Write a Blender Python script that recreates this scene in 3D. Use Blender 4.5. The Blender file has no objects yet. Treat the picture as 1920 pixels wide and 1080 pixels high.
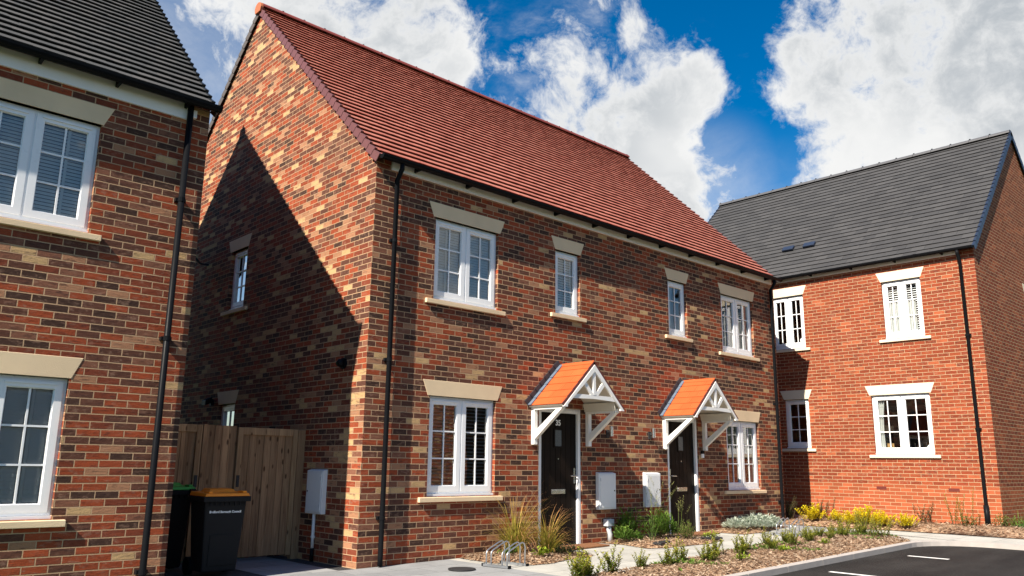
import bpy, bmesh, math, random
from mathutils import Vector, Matrix
R = math.radians
rng = random.Random(7)
scn = bpy.context.scene
COL = scn.collection

# ------------------------------------------------------------------ node helpers
class G:
    """small helper that strings shader nodes together"""
    def __init__(s, nt): s.nt = nt
    def new(s, t, **kw):
        n = s.nt.nodes.new(t)
        for k, v in kw.items(): setattr(n, k, v)
        return n
    def put(s, sock, v):
        if isinstance(v, bpy.types.NodeSocket): s.nt.links.new(v, sock)
        elif v is not None:
            if sock.type == 'RGBA' and len(v) == 3: v = (*v, 1)
            sock.default_value = v
    def m(s, op, a, b=None, c=None, clamp=False):
        n = s.new('ShaderNodeMath', operation=op, use_clamp=clamp)
        s.put(n.inputs[0], a)
        if b is not None: s.put(n.inputs[1], b)
        if c is not None: s.put(n.inputs[2], c)
        return n.outputs[0]
    def v(s, op, a, b=None):
        n = s.new('ShaderNodeVectorMath', operation=op)
        s.put(n.inputs[0], a)
        if b is not None: s.put(n.inputs[1], b)
        return n.outputs['Value'] if op in ('DOT_PRODUCT', 'LENGTH') else n.outputs[0]
    def xyz(s, x, y, z=0.0):
        n = s.new('ShaderNodeCombineXYZ')
        for i, q in enumerate((x, y, z)): s.put(n.inputs[i], q)
        return n.outputs[0]
    def sep(s, vec):
        n = s.new('ShaderNodeSeparateXYZ'); s.put(n.inputs[0], vec); return n.outputs
    def mix(s, f, a, b, blend='MIX'):
        n = s.new('ShaderNodeMix', data_type='RGBA', blend_type=blend)
        s.put(n.inputs[0], f); s.put(n.inputs[6], a); s.put(n.inputs[7], b)
        return n.outputs[2]
    def noise(s, vec, scale, detail=3.0, rough=0.55, dist=0.0):
        n = s.new('ShaderNodeTexNoise')
        s.put(n.inputs['Vector'], vec); n.inputs['Scale'].default_value = scale
        n.inputs['Detail'].default_value = detail; n.inputs['Roughness'].default_value = rough
        n.inputs['Distortion'].default_value = dist
        return n.outputs['Fac']
    def white(s, vec):
        n = s.new('ShaderNodeTexWhiteNoise', noise_dimensions='3D'); s.put(n.inputs['Vector'], vec)
        return n.outputs['Value'], n.outputs['Color']
    def ramp(s, f, stops, interp='LINEAR'):
        n = s.new('ShaderNodeValToRGB'); cr = n.color_ramp; cr.interpolation = interp
        while len(cr.elements) < len(stops): cr.elements.new(0.5)
        for e, (p, c) in zip(cr.elements, stops):
            e.position = p; e.color = (*c, 1) if len(c) == 3 else c
        s.put(n.inputs[0], f); return n.outputs[0]
    def step(s, v, lo, hi, a=0.0, b=1.0):
        n = s.new('ShaderNodeMapRange', interpolation_type='SMOOTHSTEP')
        for i, q in enumerate((v, lo, hi, a, b)): s.put(n.inputs[i], q)
        return n.outputs[0]
    def uv(s): return s.new('ShaderNodeTexCoord').outputs['UV']
    def obj(s): return s.new('ShaderNodeTexCoord').outputs['Object']
    def pos(s): return s.new('ShaderNodeNewGeometry').outputs['Position']
    def bump(s, h, dist=0.01, strength=1.0):
        n = s.new('ShaderNodeBump'); s.put(n.inputs['Height'], h)
        n.inputs['Distance'].default_value = dist; n.inputs['Strength'].default_value = strength
        return n.outputs[0]
    def out(s, col, rough=0.8, normal=None, metal=0.0, spec=0.3, **kw):
        b = s.new('ShaderNodeBsdfPrincipled'); o = s.new('ShaderNodeOutputMaterial')
        s.put(b.inputs['Base Color'], col); s.put(b.inputs['Roughness'], rough)
        s.put(b.inputs['Metallic'], metal); s.put(b.inputs['Specular IOR Level'], spec)
        if normal is not None: s.put(b.inputs['Normal'], normal)
        for k, q in kw.items(): s.put(b.inputs[k], q)
        s.nt.links.new(b.outputs[0], o.inputs[0])

def newmat(name):
    m = bpy.data.materials.new(name); m.use_nodes = True; m.node_tree.nodes.clear()
    return m, G(m.node_tree)

def plain(name, col, rough=0.5, metal=0.0, spec=0.4, var=0.12, scale=6.0, bump=0.0, bscale=60):
    m, g = newmat(name); p = g.pos()
    n = g.noise(p, scale, 4)
    k = g.m('MULTIPLY_ADD', n, 2 * var, 1 - var)
    c = g.mix(1.0, col, g.xyz(k, k, k), 'MULTIPLY')
    nr = g.bump(g.noise(p, bscale, 3), bump) if bump else None
    r = g.m('MULTIPLY_ADD', g.noise(p, scale * 3, 3), 0.2, rough - 0.1)
    g.out(c, r, nr, metal, spec); return m

def brick_mat(name, stops, mortar, smudge, plinth=None):
    m, g = newmat(name); x, y, _ = g.sep(g.uv())
    wob = g.noise(g.xyz(x, y), 9, 2)
    ry = g.m('DIVIDE', y, 0.075); row = g.m('FLOOR', ry); fv = g.m('FRACT', ry)
    off = g.m('MULTIPLY', g.m('FLOORED_MODULO', row, 2.0), 0.5)
    joff = g.m('MULTIPLY', g.m('SUBTRACT', g.white(g.xyz(row, 3.7))[0], 0.5), 0.10)
    rx = g.m('ADD', g.m('ADD', g.m('DIVIDE', x, 0.225), off), joff)
    col = g.m('FLOOR', rx); fu = g.m('FRACT', rx)
    du = g.m('MULTIPLY', g.m('MINIMUM', fu, g.m('SUBTRACT', 1.0, fu)), 0.225)
    dv = g.m('MULTIPLY', g.m('MINIMUM', fv, g.m('SUBTRACT', 1.0, fv)), 0.075)
    d = g.m('MINIMUM', du, dv)
    fine = g.noise(g.xyz(x, y), 55, 3)
    d2 = g.m('ADD', d, g.m('MULTIPLY', g.m('SUBTRACT', fine, 0.5), 0.006))
    brick = g.step(d2, 0.0042, 0.0068)
    cell = g.xyz(col, row, 1.3)
    rv, rc = g.white(cell)
    clus = g.noise(g.xyz(g.m('MULTIPLY', col, 0.30), g.m('MULTIPLY', row, 0.36), 2.0), 1.0, 2)
    val = g.m('ADD', g.m('MULTIPLY', rv, 0.74), g.m('MULTIPLY', g.m('SUBTRACT', clus, 0.405), 1.35), clamp=True)
    val = g.m('ADD', val, g.m('MULTIPLY', g.m('GREATER_THAN', x, 50.0), 0.085), clamp=True)   # shifts the side walls towards the paler brick tones
    base = g.ramp(val, stops, 'CONSTANT')
    r1, r2, r3 = g.sep(rc)
    k = g.m('MULTIPLY_ADD', r1, 0.45, 0.78)
    base = g.mix(1.0, base, g.xyz(k, k, k), 'MULTIPLY')
    # marks inside one brick: long drag marks and fire-darkened patches
    vec = g.xyz(g.m('MULTIPLY', x, 9.0), g.m('MULTIPLY', y, 34.0), g.m('MULTIPLY', rv, 40.0))
    drag = g.noise(vec, 1.0, 3, 0.6)
    dark = g.m('MULTIPLY', g.step(drag, 0.50, 0.68), smudge)
    dark = g.m('MULTIPLY', dark, g.m('MULTIPLY_ADD', r2, 1.0, 0.15), clamp=True)
    base = g.mix(dark, base, (0.045, 0.022, 0.02))
    dust = g.noise(g.xyz(g.m('MULTIPLY', x, 16.0), g.m('MULTIPLY', y, 28.0), g.m('MULTIPLY', r2, 30.0)), 1.0, 3, 0.6)
    dust = g.m('MULTIPLY', g.step(dust, 0.48, 0.70), g.m('MULTIPLY_ADD', r3, 0.42, 0.06))
    base = g.mix(dust, base, (0.32, 0.19, 0.13))
    grain = g.m('MULTIPLY_ADD', g.noise(g.xyz(x, y), 110, 3), 0.8, 0.6)
    base = g.mix(1.0, base, g.xyz(grain, grain, grain), 'MULTIPLY')
    if plinth:
        pl = g.mix(1.0, plinth, g.xyz(k, k, k), 'MULTIPLY')
        pl = g.mix(1.0, pl, g.xyz(grain, grain, grain), 'MULTIPLY')
        base = g.mix(g.m('LESS_THAN', y, 0.975), base, pl)
    mk = g.m('MULTIPLY_ADD', g.noise(g.xyz(x, y), 2.2, 4), 0.5, 0.72)
    mort = g.mix(1.0, mortar, g.xyz(mk, mk, mk), 'MULTIPLY')
    c = g.mix(brick, mort, base)
    # slow weathering across the wall
    w = g.m('MULTIPLY_ADD', g.noise(g.xyz(x, y), 0.6, 4), 0.36, 0.82)
    c = g.mix(1.0, c, g.xyz(w, w, w), 'MULTIPLY')
    h = g.m('ADD', g.m('MULTIPLY', brick, 0.55), g.m('MULTIPLY', g.m('MULTIPLY', drag, brick), 0.55))
    h = g.m('ADD', h, g.m('MULTIPLY', fine, 0.22))
    h = g.m('ADD', h, g.m('MULTIPLY', g.m('MULTIPLY', r3, brick), 0.2))
    g.out(c, 0.88, g.bump(h, 0.0075, 1.0), 0, 0.2)
    return m

def tile_mat(name, a, b, rough=0.75, spec=0.3):
    """uv carries the tile's own cell, so every tile gets its own tone"""
    m, g = newmat(name); x, y, _ = g.sep(g.uv())
    rv, rc = g.white(g.xyz(x, y, 0.5)); p = g.pos()
    base = g.mix(rv, a, b)
    n = g.m('MULTIPLY_ADD', g.noise(p, 1.1, 5, 0.6), 0.4, 0.8)
    n2 = g.m('MULTIPLY_ADD', g.noise(p, 90, 3), 0.35, 0.82)
    k = g.m('MULTIPLY', n, n2)
    g.out(g.mix(1.0, base, g.xyz(k, k, k), 'MULTIPLY'), rough, g.bump(g.noise(p, 120, 3), 0.002), 0, spec)
    return m

def glass_mat(name):
    m, g = newmat(name)
    tr = g.new('ShaderNodeBsdfTransparent'); tr.inputs[0].default_value = (0.93, 0.96, 0.95, 1)
    gl = g.new('ShaderNodeBsdfGlossy'); gl.inputs['Roughness'].default_value = 0.0
    bp = g.bump(g.noise(g.pos(), 1.3, 1), 0.003, 0.6); g.put(gl.inputs['Normal'], bp)
    fr = g.new('ShaderNodeFresnel'); fr.inputs[0].default_value = 1.55
    f = g.m('MULTIPLY_ADD', fr.outputs[0], 2.2, 0.03, clamp=True)
    mx = g.new('ShaderNodeMixShader'); o = g.new('ShaderNodeOutputMaterial')
    g.put(mx.inputs[0], f); g.nt.links.new(tr.outputs[0], mx.inputs[1]); g.nt.links.new(gl.outputs[0], mx.inputs[2])
    g.nt.links.new(mx.outputs[0], o.inputs[0]); return m

def slab_mat(name, a, b, lx, ly, joint):
    m, g = newmat(name); p = g.pos(); x, y, _ = g.sep(p)
    ry = g.m('DIVIDE', y, ly); row = g.m('FLOOR', ry); fv = g.m('FRACT', ry)
    rx = g.m('ADD', g.m('DIVIDE', x, lx), g.m('MULTIPLY', g.m('FLOORED_MODULO', row, 2.0), 0.5))
    fu = g.m('FRACT', rx); col = g.m('FLOOR', rx)
    du = g.m('MULTIPLY', g.m('MINIMUM', fu, g.m('SUBTRACT', 1.0, fu)), lx)
    dv = g.m('MULTIPLY', g.m('MINIMUM', fv, g.m('SUBTRACT', 1.0, fv)), ly)
    s = g.step(g.m('MINIMUM', du, dv), 0.002, 0.007)
    rv, _ = g.white(g.xyz(col, row, 4.0))
    c = g.mix(rv, a, b)
    n = g.m('MULTIPLY', g.m('MULTIPLY_ADD', g.noise(p, 2.3, 6, 0.65), 0.7, 0.65), g.m('MULTIPLY_ADD', g.noise(p, 70, 3), 0.4, 0.8))
    c = g.mix(1.0, c, g.xyz(n, n, n), 'MULTIPLY')
    c = g.mix(s, joint, c)
    h = g.m('ADD', g.m('MULTIPLY', s, 0.6), g.m('MULTIPLY', g.noise(p, 60, 4), 0.4))
    g.out(c, 0.85, g.bump(h, 0.004), 0, 0.25); return m

def wood_mat(name, a, b):
    m, g = newmat(name); x, y, z = g.sep(g.pos())
    pl = g.m('FLOOR', g.m('DIVIDE', x, 0.098))
    rv, _ = g.white(g.xyz(pl, 2.0, 1.0))
    vec = g.xyz(g.m('MULTIPLY', x, 26.0), g.m('MULTIPLY', y, 26.0), g.m('MULTIPLY_ADD', z, 1.6, g.m('MULTIPLY', rv, 17.0)))
    n = g.noise(vec, 1.0, 4, 0.6, 1.2)
    c = g.mix(g.step(n, 0.3, 0.72), a, b)
    k = g.m('MULTIPLY_ADD', rv, 0.6, 0.62); c = g.mix(1.0, c, g.xyz(k, k, k), 'MULTIPLY')
    vo = g.new('ShaderNodeTexVoronoi'); vo.inputs['Scale'].default_value = 1.0
    g.put(vo.inputs['Vector'], g.xyz(g.m('MULTIPLY', x, 11.0), g.m('MULTIPLY', y, 11.0), g.m('MULTIPLY_ADD', z, 4.0, g.m('MULTIPLY', rv, 9.0))))
    kn = g.step(vo.outputs['Distance'], 0.09, 0.2)
    c = g.mix(kn, (0.10, 0.05, 0.024), c)
    g.out(c, 0.8, g.bump(n, 0.003), 0, 0.2); return m

def grad_mat(name, stops, rough=0.6, var=0.35):
    """colour runs along the blade or leaf (uv.y); uv.x picks the blade's own tone"""
    m, g = newmat(name); x, y, _ = g.sep(g.uv())
    c = g.ramp(y, stops)
    rv, _ = g.white(g.xyz(x, 0.0, 0.0))
    k = g.m('MULTIPLY_ADD', rv, 2 * var, 1 - var)
    c = g.mix(1.0, c, g.xyz(k, k, k), 'MULTIPLY')
    b = g.new('ShaderNodeBsdfPrincipled'); t = g.new('ShaderNodeBsdfTranslucent'); mx = g.new('ShaderNodeMixShader')
    o = g.new('ShaderNodeOutputMaterial'); mx.inputs[0].default_value = 0.35
    g.put(b.inputs['Base Color'], c); b.inputs['Roughness'].default_value = rough; b.inputs['Specular IOR Level'].default_value = 0.25
    g.put(t.inputs[0], c)
    for i, q in ((1, b), (2, t)): g.nt.links.new(q.outputs[0], mx.inputs[i])
    g.nt.links.new(mx.outputs[0], o.inputs[0]); return m

def asphalt_mat(name, base):
    m, g = newmat(name); p = g.pos()
    vo = g.new('ShaderNodeTexVoronoi'); vo.inputs['Scale'].default_value = 170; g.put(vo.inputs['Vector'], p)
    sp = g.sep(vo.outputs['Color'])[0]
    n = g.m('MULTIPLY_ADD', g.noise(p, 0.9, 6, 0.65), 1.1, 0.45)
    st = g.noise(g.v('MULTIPLY', p, (0.5, 2.5, 1.0)), 1.0, 4)
    k = g.m('MULTIPLY', n, g.m('MULTIPLY', g.m('MULTIPLY_ADD', sp, 0.9, 0.55), g.m('MULTIPLY_ADD', st, 1.7, 0.2)))
    c = g.mix(1.0, base, g.xyz(k, k, k), 'MULTIPLY')
    c = g.mix(g.step(sp, 0.975, 0.995), c, (0.12, 0.115, 0.11))
    g.out(c, 0.75, g.bump(g.m('ADD', vo.outputs['Distance'], g.m('MULTIPLY', g.noise(p, 30, 3), 0.6)), 0.006), 0, 0.12); return m

def mulch_mat(name):
    m, g = newmat(name); p = g.pos()
    vo = g.new('ShaderNodeTexVoronoi'); vo.inputs['Scale'].default_value = 26
    g.put(vo.inputs['Vector'], g.v('ADD', p, g.v('MULTIPLY', g.xyz(g.noise(p, 12, 2), g.noise(p, 15, 2)), (0.06, 0.06, 0))))
    r = g.sep(vo.outputs['Color'])[0]
    c = g.ramp(r, [(0, (0.07, 0.036, 0.02)), (0.3, (0.22, 0.12, 0.07)), (0.65, (0.38, 0.24, 0.145)), (1, (0.50, 0.36, 0.235))])
    k = g.m('MULTIPLY_ADD', g.noise(p, 3, 4), 0.8, 0.55)
    g.out(g.mix(1.0, c, g.xyz(k, k, k), 'MULTIPLY'), 0.9, g.bump(r, 0.02), 0, 0.15); return m

M = {}
M['brick'] = brick_mat('multi_brick', [(0.0, (0.068, 0.034, 0.024)), (0.20, (0.120, 0.048, 0.031)), (0.42, (0.185, 0.043, 0.021)),
        (0.54, (0.265, 0.053, 0.020)), (0.76, (0.170, 0.070, 0.042)), (0.83, (0.305, 0.150, 0.082)), (0.92, (0.42, 0.27, 0.13))], (0.47, 0.305, 0.18), 0.62)
M['brick_red'] = brick_mat('red_brick', [(0.0, (0.235, 0.046, 0.018)), (0.35, (0.27, 0.058, 0.022)), (0.6, (0.21, 0.040, 0.016)), (0.85, (0.30, 0.075, 0.030))],
        (0.50, 0.335, 0.195), 0.62, plinth=(0.32, 0.080, 0.033))
M['tile_red'] = tile_mat('red_roof_tile', (0.335, 0.100, 0.070), (0.415, 0.150, 0.108))
M['tile_grey'] = tile_mat('charcoal_roof_tile', (0.066, 0.068, 0.069), (0.098, 0.094, 0.092), 0.75, 0.15)
M['tile_grey2'] = tile_mat('slate_grey_roof_tile', (0.047, 0.047, 0.049), (0.068, 0.067, 0.068), 0.75, 0.15)
M['tile_orange'] = tile_mat('orange_canopy_tile', (0.45, 0.082, 0.020), (0.53, 0.105, 0.028), 0.6)
M['maroon'] = plain('maroon_edge', (0.12, 0.028, 0.022), 0.5)
M['verge_purple'] = plain('purple_brown_verge', (0.15, 0.062, 0.062), 0.5)
M['verge_blue'] = plain('blue_grey_verge', (0.022, 0.032, 0.058), 0.4)
M['verge_black'] = plain('black_verge', (0.02, 0.022, 0.024), 0.35)
M['verge_grey'] = plain('grey_brown_verge', (0.10, 0.085, 0.075), 0.6)
M['terracotta'] = plain('terracotta_cap', (0.42, 0.13, 0.055), 0.6)
M['ridge_red'] = plain('red_ridge_tile', (0.22, 0.05, 0.04), 0.6)
M['ridge_grey'] = plain('grey_ridge_tile', (0.085, 0.085, 0.09), 0.5)
M['black'] = plain('black_plastic', (0.008, 0.0085, 0.010), 0.4, spec=0.06)
M['white'] = plain('white_upvc', (0.85, 0.86, 0.87), 0.3, spec=0.5, var=0.03)
M['white2'] = plain('white_painted_board', (0.86, 0.845, 0.81), 0.45, var=0.05)
M['cream'] = plain('cream_soffit', (0.70, 0.66, 0.56), 0.6, var=0.05)
M['stone'] = plain('buff_cast_stone', (0.76, 0.58, 0.37), 0.85, var=0.2, scale=1.7, bump=0.002, bscale=90)
M['stone2'] = plain('pale_cast_stone', (0.68, 0.60, 0.46), 0.85, var=0.10, scale=3, bump=0.002, bscale=90)
M['door'] = plain('black_brown_door', (0.010, 0.0062, 0.0045), 0.5, spec=0.1, var=0.3)
M['lead'] = plain('grey_lead', (0.12, 0.15, 0.20), 0.45, var=0.2, scale=14)
M['lead_dark'] = plain('dark_lead', (0.035, 0.038, 0.045), 0.5)
M['chrome'] = plain('brushed_steel', (0.6, 0.6, 0.6), 0.25, metal=1.0)
M['galv'] = plain('galvanised_steel', (0.52, 0.55, 0.58), 0.35, metal=0.9)
M['box'] = plain('white_meter_box', (0.74, 0.75, 0.75), 0.45, var=0.06)
M['pipe_grey'] = plain('pale_grey_pipe', (0.5, 0.53, 0.56), 0.4)
M['blind'] = plain('white_blind_slat', (0.88, 0.89, 0.90), 0.5, var=0.04)
M['blind_dark'] = plain('grey_blind_slat', (0.42, 0.43, 0.43), 0.5, var=0.06)
M['curtain'] = plain('pale_curtain', (0.55, 0.56, 0.54), 0.9, var=0.08)
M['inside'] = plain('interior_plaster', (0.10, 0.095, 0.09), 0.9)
M['glass'] = glass_mat('window_glass')
M['frost'] = plain('frosted_glass', (0.10, 0.11, 0.12), 0.25, spec=0.6, var=0.5, scale=60)
M['wood'] = wood_mat('treated_timber', (0.42, 0.255, 0.135), (0.26, 0.145, 0.075))
M['wood_light'] = wood_mat('planed_timber_frame', (0.52, 0.33, 0.175), (0.34, 0.20, 0.10))
M['mat'] = plain('coir_mat', (0.22, 0.095, 0.04), 0.95, var=0.5, scale=25, bump=0.01, bscale=140)
M['binbody'] = plain('charcoal_bin_plastic', (0.016, 0.016, 0.017), 0.65, spec=0.12, bump=0.0015, bscale=220)
M['binblack'] = plain('black_bin_plastic', (0.007, 0.007, 0.0075), 0.6, spec=0.12)
M['binorange'] = plain('orange_bin_lid', (0.85, 0.25, 0.012), 0.45)
M['bingreen'] = plain('green_bin_lid', (0.04, 0.30, 0.035), 0.45)
M['iron'] = plain('dark_iron', (0.025, 0.025, 0.027), 0.6, bump=0.004, bscale=90)
M['airbrick'] = plain('dark_red_clay', (0.15, 0.026, 0.016), 0.8)
M['pale_slab'] = slab_mat('pale_paving_slab', (0.36, 0.352, 0.32), (0.43, 0.42, 0.38), 0.9, 0.6, (0.17, 0.16, 0.14))
M['grey_slab'] = slab_mat('grey_paving_slab', (0.22, 0.225, 0.23), (0.27, 0.275, 0.275), 0.6, 0.45, (0.12, 0.12, 0.12))
M['asphalt'] = asphalt_mat('asphalt', (0.027, 0.0255, 0.024))
M['gravel'] = asphalt_mat('dark_gravel', (0.06, 0.062, 0.066))
M['paint'] = plain('white_road_paint', (0.78, 0.77, 0.74), 0.7, var=0.16, scale=30)
M['kerb'] = plain('concrete_kerb', (0.40, 0.365, 0.335), 0.85, var=0.18, scale=8, bump=0.003, bscale=90)
M['lawn'] = plain('lawn', (0.05, 0.095, 0.02), 0.9, var=0.5, scale=3, bump=0.03, bscale=40)
M['mulch'] = mulch_mat('bark_mulch')
M['chips'] = grad_mat('bark_chip', [(0, (0.14, 0.085, 0.052)), (0.4, (0.36, 0.245, 0.16)), (1, (0.52, 0.40, 0.285))], 0.85, 0.35)
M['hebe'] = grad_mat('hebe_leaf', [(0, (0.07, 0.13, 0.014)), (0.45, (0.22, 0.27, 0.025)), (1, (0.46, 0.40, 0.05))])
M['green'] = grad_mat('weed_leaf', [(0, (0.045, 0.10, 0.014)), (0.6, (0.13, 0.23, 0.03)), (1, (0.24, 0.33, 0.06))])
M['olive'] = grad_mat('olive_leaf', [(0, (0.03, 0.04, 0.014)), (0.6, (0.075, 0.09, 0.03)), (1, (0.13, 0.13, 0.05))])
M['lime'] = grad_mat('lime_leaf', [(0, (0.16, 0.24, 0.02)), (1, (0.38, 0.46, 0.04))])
M['yellow'] = grad_mat('golden_leaf', [(0, (0.20, 0.23, 0.012)), (0.4, (0.58, 0.49, 0.012)), (1, (0.85, 0.70, 0.015))], var=0.2)
M['silver'] = grad_mat('silver_leaf', [(0, (0.22, 0.28, 0.20)), (0.5, (0.44, 0.50, 0.40)), (1, (0.62, 0.66, 0.56))], 0.9, 0.25)
M['copper'] = grad_mat('bronze_grass', [(0, (0.10, 0.13, 0.015)), (0.35, (0.32, 0.27, 0.04)), (0.6, (0.46, 0.25, 0.09)), (1, (0.62, 0.31, 0.18))])
M['seedgrass'] = grad_mat('seeding_grass', [(0, (0.05, 0.10, 0.02)), (0.6, (0.16, 0.21, 0.05)), (1, (0.40, 0.38, 0.16))])
M['stem'] = plain('woody_stem', (0.10, 0.06, 0.03), 0.9)
M['red'] = plain('red_ornament', (0.5, 0.05, 0.04), 0.5)
M['gilt'] = plain('tan_picture_frame', (0.42, 0.25, 0.10), 0.5)

# ------------------------------------------------------------------ object helpers
ORG = {}                                       # world origin of every thing
def tag(o, label, cat, group=None, kind=None):
    if label: o['label'] = label
    if cat: o['category'] = cat
    if group: o['group'] = group
    if kind: o['kind'] = kind
    return o
def thing(name, label, cat, loc=(0, 0, 0), group=None):
    o = bpy.data.objects.new(name, None); COL.objects.link(o)
    o.location = loc; o.empty_display_size = 0.2; ORG[o] = Vector(loc)
    return tag(o, label, cat, group)

class MB:
    """collects polygons in world coordinates and links them as one mesh object"""
    def __init__(s): s.v = []; s.f = []; s.m = []; s.uv = []
    def face(s, pts, mat=None, uv=None):
        i = len(s.v); s.v += [Vector(p) for p in pts]; s.f.append(list(range(i, i + len(pts)))); s.m.append(mat); s.uv.append(uv)
    def box(s, x0, x1, y0, y1, z0, z1, mat=None, fr=None):
        P = fr.P if fr else (lambda a, b, c: Vector((a, b, c)))
        c = [P(x, y, z) for z in (z0, z1) for y in (y0, y1) for x in (x0, x1)]
        s.hexa(c, mat)
    def hexa(s, c, mat=None, uv=None):
        i = len(s.v); s.v += [Vector(p) for p in c]
        for q in ((0, 2, 3, 1), (4, 5, 7, 6), (0, 1, 5, 4), (2, 6, 7, 3), (0, 4, 6, 2), (1, 3, 7, 5)):
            s.f.append([i + k for k in q]); s.m.append(mat); s.uv.append(uv)
    def prism(s, poly, off, mat=None):
        """polygon (list of points) extruded by vector off"""
        n = len(poly); i = len(s.v); off = Vector(off)
        s.v += [Vector(p) for p in poly] + [Vector(p) + off for p in poly]
        s.f.append([i + k for k in range(n)][::-1]); s.f.append([i + n + k for k in range(n)]); s.m += [mat, mat]; s.uv += [None, None]
        for k in range(n):
            k2 = (k + 1) % n; s.f.append([i + k, i + k2, i + n + k2, i + n + k]); s.m.append(mat); s.uv.append(None)
    def tube(s, path, r, mat=None, seg=10, cap=True):
        path = [Vector(p) for p in path]; rs = r if isinstance(r, (list, tuple)) else [r] * len(path)
        base = len(s.v); prev = None
        for k, p in enumerate(path):
            t = (path[min(k + 1, len(path) - 1)] - path[max(k - 1, 0)]).normalized()
            if prev is None: a = t.orthogonal().normalized()
            else: a = (prev - t * prev.dot(t)).normalized()
            prev = a; b = t.cross(a)
            for j in range(seg):
                q = 2 * math.pi * j / seg; s.v.append(p + (a * math.cos(q) + b * math.sin(q)) * rs[k])
        for k in range(len(path) - 1):
            for j in range(seg):
                j2 = (j + 1) % seg; o = base + k * seg
                s.f.append([o + j, o + j2, o + seg + j2, o + seg + j]); s.m.append(mat); s.uv.append(None)
        if cap:
            s.f.append([base + j for j in range(seg)][::-1]); o = base + (len(path) - 1) * seg
            s.f.append([o + j for j in range(seg)]); s.m += [mat, mat]; s.uv += [None, None]
    def build(s, name, mat=None, parent=None, smooth=False, bevel=0.0, label=None, recalc=True):
        org = ORG[parent] if parent is not None else Vector((0, 0, 0))
        me = bpy.data.meshes.new(name)
        me.from_pydata([p - org for p in s.v], [], s.f)
        mats = []
        for q in s.m:
            k = q or mat
            if k not in mats: mats.append(k)
        for k in mats: me.materials.append(M[k])
        for p, q in zip(me.polygons, s.m): p.material_index = mats.index(q or mat); p.use_smooth = smooth
        me.update()
        lay = me.uv_layers.new(name='UVMap').data
        for p, fuv in zip(me.polygons, s.uv):
            n = p.normal; ax, ay, az = abs(n.x), abs(n.y), abs(n.z)
            for j, li in enumerate(p.loop_indices):
                w = me.vertices[me.loops[li].vertex_index].co + org
                if fuv is not None: u = fuv[j] if isinstance(fuv, list) else fuv
                elif az > 0.8 * max(ax, ay): u = (w.x, w.y)
                elif ax > ay: u = (w.y, w.z)
                else: u = (w.x, w.z)
                lay[li].uv = u
        if recalc:
            bm = bmesh.new(); bm.from_mesh(me); bmesh.ops.recalc_face_normals(bm, faces=bm.faces); bm.to_mesh(me); bm.free()
        o = bpy.data.objects.new(name, me); COL.objects.link(o); ORG[o] = org
        if parent is not None: o.parent = parent
        if bevel:
            b = o.modifiers.new('bevel', 'BEVEL'); b.width = bevel; b.segments = 2; b.limit_method = 'ANGLE'
        if label: o['label'] = label
        return o

class Fr:
    """wall frame: a runs along the wall, b into the house, z up"""
    def __init__(s, o, u, w): s.o = Vector((o[0], o[1], 0)); s.u = Vector((u[0], u[1], 0)); s.w = Vector((w[0], w[1], 0))
    def P(s, a, b, z): return s.o + s.u * a + s.w * b + Vector((0, 0, z))

def gz(x):                                      # the plot climbs gently towards the far house
    return 0.014 * min(max(x, 0.0), 16.0)

def wall_grid(mb, fr, L, z0, z1, holes, mat, reveal=0.11):
    us = sorted({0.0, L, *[h[0] for h in holes], *[h[1] for h in holes]})
    zs = sorted({z0, z1, *[h[2] for h in holes], *[h[3] for h in holes]})
    for i in range(len(us) - 1):
        for j in range(len(zs) - 1):
            cu, cz = (us[i] + us[i + 1]) / 2, (zs[j] + zs[j + 1]) / 2
            if any(h[0] < cu < h[1] and h[2] < cz < h[3] for h in holes): continue
            mb.face([fr.P(us[i], 0, zs[j]), fr.P(us[i + 1], 0, zs[j]), fr.P(us[i + 1], 0, zs[j + 1]), fr.P(us[i], 0, zs[j + 1])], mat)
    for a0, a1, b0, b1 in holes:
        for (p, q) in (((a0, b0), (a0, b1)), ((a0, b1), (a1, b1)), ((a1, b1), (a1, b0)), ((a1, b0), (a0, b0))):
            mb.face([fr.P(p[0], 0, p[1]), fr.P(q[0], 0, q[1]), fr.P(q[0], reveal, q[1]), fr.P(p[0], reveal, p[1])], mat)

def lintel(fr, a0, a1, z0, z1, parent, mat='stone', splay=0.09):
    mb = MB(); y = -0.004
    mb.prism([fr.P(a0 + splay, y, z0), fr.P(a1 - splay, y, z0), fr.P(a1, y, z1), fr.P(a0, y, z1)], fr.w * 0.08, mat)
    return mb.build('lintel', mat, parent, bevel=0.004)
def sill(fr, a0, a1, z0, z1, parent, mat='stone'):
    mb = MB()
    mb.hexa([fr.P(a0, -0.045, z0), fr.P(a1, -0.045, z0), fr.P(a0, 0.10, z0), fr.P(a1, 0.10, z0),
             fr.P(a0, -0.045, z1 - 0.012), fr.P(a1, -0.045, z1 - 0.012), fr.P(a0, 0.10, z1), fr.P(a1, 0.10, z1)], mat)
    return mb.build('window_sill', mat, parent, bevel=0.004)

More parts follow.
